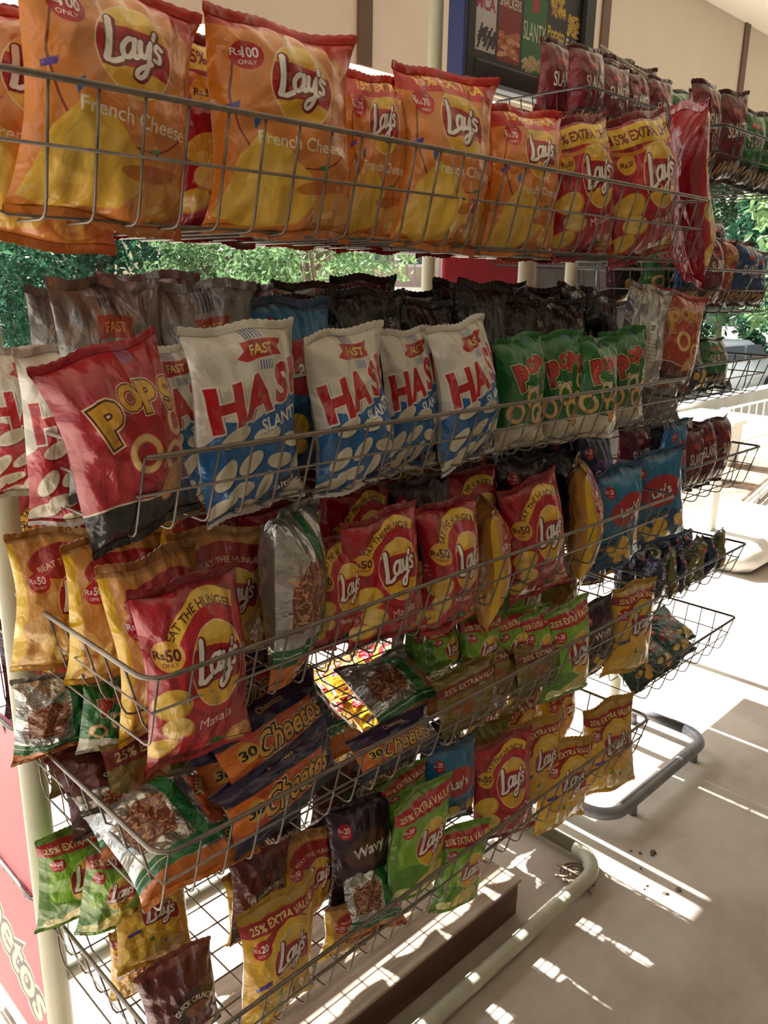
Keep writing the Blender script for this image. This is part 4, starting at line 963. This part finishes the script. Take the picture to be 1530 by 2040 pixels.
def tree(label, x, y, h, rad, n, size, m, seed, trunk=.12, zg=-1.15, group=None, cat='tree', nbr=6):
    root = empty('tree', (x, y, zg)); tag(root, label, cat, group)
    r = random.Random(seed); t = MB(); top = h-rad[2]*.7
    t.tube([(0, 0, 0), (r.uniform(-.1, .1), 0, top*.5), (r.uniform(-.2, .2), 0, top)], [trunk, trunk*.8, trunk*.6], 9)
    for i in range(nbr):
        a = r.uniform(0, 6.28); z = top*r.uniform(.55, 1.0); e = (math.cos(a)*rad[0]*.75, math.sin(a)*rad[1]*.75, z+rad[2]*r.uniform(.3, 1.1))
        t.tube([(0, 0, z), (e[0]*.4, e[1]*.4, z+(e[2]-z)*.6), e], [trunk*.45, trunk*.3, trunk*.12], 6)
    t.build('trunk', m_bark, root, True)
    foliage(root, (0, 0, h-rad[2]), rad, n, size, m, seed); return root
def T(px, d, *a, **k):
    x, y = place(px, d); return tree(a[0], x, y, *a[1:], **k)
T(190, 12, 'dense dark evergreen seen under the top basket at left', 4.6, (1.7, 1.4, 2.2), 16000, .06, m_leafdark, 1)
T(40, 14.2, 'pale green bush at the far left beyond the racks', 3.0, (.8, .8, 1.4), 2500, .09, m_leafmid, 2)
T(460, 10.8, 'thin branched light green tree right of the dark evergreen', 3.7, (1.15, 1.1, .9), 7000, .045, m_leaflight, 3, trunk=.06, nbr=10)
T(630, 9.0, 'slender pale-leaved tree near the balcony building', 3.6, (1.0, 1.0, .8), 5000, .045, m_leaflight, 4, trunk=.06, nbr=10)
T(395, 5.2, 'small yellow-green shrub just over the grey packets', 1.45, (.22, .22, .22), 500, .04, m_leaflight, 5, trunk=.02, zg=0., cat='shrub')
T(1235, 23, 'leafy tree seen through the gap in the second tier', 8, (1.7, 1.7, 3.2), 12000, .10, m_leafmid, 6)
T(1440, 30, 'tall green tree behind the parked car', 11, (2.4, 2.4, 5.0), 16000, .12, m_leafmid, 7)
T(1640, 25, 'dark shaded tree behind the car at far right', 9.5, (2.4, 2.4, 4.4), 16000, .14, m_leafdark, 8)  # crown in the dark leaf colour
T(1310, 48, 'distant tall tree crown filling the space between racks', 15, (3.6, 3.2, 7.0), 14000, .16, m_leafdark, 9)
T(1640, 11.5, 'bright light-leaved tree at the right edge', 5.8, (1.15, 1.15, 1.9), 5000, .09, m_leaflight, 10)
T(1950, 17, 'tree beyond the right edge of the view', 8, (2.0, 2.0, 3.6), 8000, .14, m_leafmid, 12)
T(960, 26, 'distant tree behind the black packets', 8, (2.2, 2.2, 3.5), 8000, .16, m_leafdark, 13)
hx, hy = place(1420, 25)
for i, px in enumerate((1180, 1300, 1420, 1540, 1660)):
    x, y = place(px, 36); root = empty('hedge', (x, y, -1.15)); tag(root, f"dark hedge clump beyond the street, {['first','second','third','fourth','fifth'][i]} from the left", 'hedge', 'hedge clumps across the street')
    foliage(root, (0, 0, 1.1), (1.25, 1.2, 1.5), 2600, .14, m_leafdark, 30+i)
# buildings
m_b1 = mat('pale_grey_cladding', '#a7a59c', .8, col2='#989689', nscale=.5); m_b2 = mat('cream_render', '#c8b9a0', .8, col2='#b8a88e', nscale=.4); m_b3 = mat('pink_grey_railing', '#8a6a74', .6); m_win = mat('window_glass_far', '#3d4a4e', .15); m_br = mat('dull_brick', '#9a7462', .85, col2='#8a6656', nscale=2)
def building(px, d, w, h, m, label, wins, rot=None, louvre=0, bal=None, zg=-1.15):
    x, y = place(px, d); root = empty('building', (x, y, zg)); ang = math.atan2(y, x)+math.pi/2 if rot is None else rot; root.rotation_euler.z = ang+math.pi
    tag(root, label, 'building'); s = MB(); s.box((-w/2, 0, 0), (w/2, 1.5, h)); s.build('wall', m, root)
    s = MB(); s.box((-w/2-.2, -.2, h), (w/2+.2, 4.2, h+.15)); s.build('roof_edge', m_white, root)
    for (x0, x1, z0, z1) in wins:
        g = MB(); e = .06
        for q in (((x0-e, -.05, z0-e), (x1+e, .02, z0)), ((x0-e, -.05, z1), (x1+e, .02, z1+e)), ((x0-e, -.05, z0), (x0, .02, z1)), ((x1, -.05, z0), (x1+e, .02, z1)), (((x0+x1)/2-.02, -.04, z0), ((x0+x1)/2+.02, .02, z1))): g.box(*q)
        fr = g.build('window', m_white, root); g = MB(); g.box((x0, -.015, z0), (x1, .01, z1)); g.build('pane', m_win, fr)
    if louvre: 
        for i in range(louvre): s = MB(); s.box((-w/2, -.06, .4+i*.22), (w/2, -.003, .52+i*.22)); s.build('cladding_board', m, root)
    if bal:
        for (x0, x1, z) in bal:
            s = MB(); s.box((x0, -1.0, z-.15), (x1, 0, z)); bo = s.build('balcony', m_white, root)
            for k in range(int((x1-x0)/.16)): g = MB(); g.box((x0+.05+k*.16, -1.0, z), (x0+.09+k*.16, -.96, z+.9)); g.build('baluster', m_b3, bo)
            g = MB(); g.box((x0, -1.02, z+.9), (x1, -.94, z+.96)); g.build('handrail', m_b3, bo)
    return root
building(40, 16.5, 2.6, 6.5, m_b1, 'grey horizontally boarded building at far left behind the evergreen', [(-.4, .6, 1.6, 2.8)], louvre=24)
building(330, 28, 6.2, 8, m_b2, 'cream rendered house behind the evergreen and thin trees', [(-1.9, -1.1, 1.3, 2.6), (-.4, .5, 1.5, 2.7), (1.1, 1.9, .3, 2.2)])
building(610, 23, 3.6, 7, m_b2, 'cream house front behind the slender trees', [(-1.2, -.4, .6, 2.0), (.3, 1.1, .4, 2.2)])
building(820, 17.5, 2.4, 7, m_b2, 'balcony building with pinkish railing above the black packets', [(-1.0, -.3, .6, 1.9), (.2, .9, .6, 1.9), (-1.0, .3, 3.0, 4.4)], bal=[(-1.3, 1.3, 2.55)])
building(1050, 44, 7, 8, m_br, 'dull brick building far behind the racks', [(-3, -1.6, 1, 2.4), (1, 2.4, 1, 2.4)])
# thin wire running from the poster frame up over the packets
s = MB(); a = at(1197, 90, 1.5); b_ = at(1290, 150, 1.3); s.tube([a, (a+b_)/2-np.array([0,0,.005]), b_], .003, 6)
tag(s.build('hook_wire', m_post), 'thin pale rod slanting from the poster frame down to the maroon packets', 'rod')
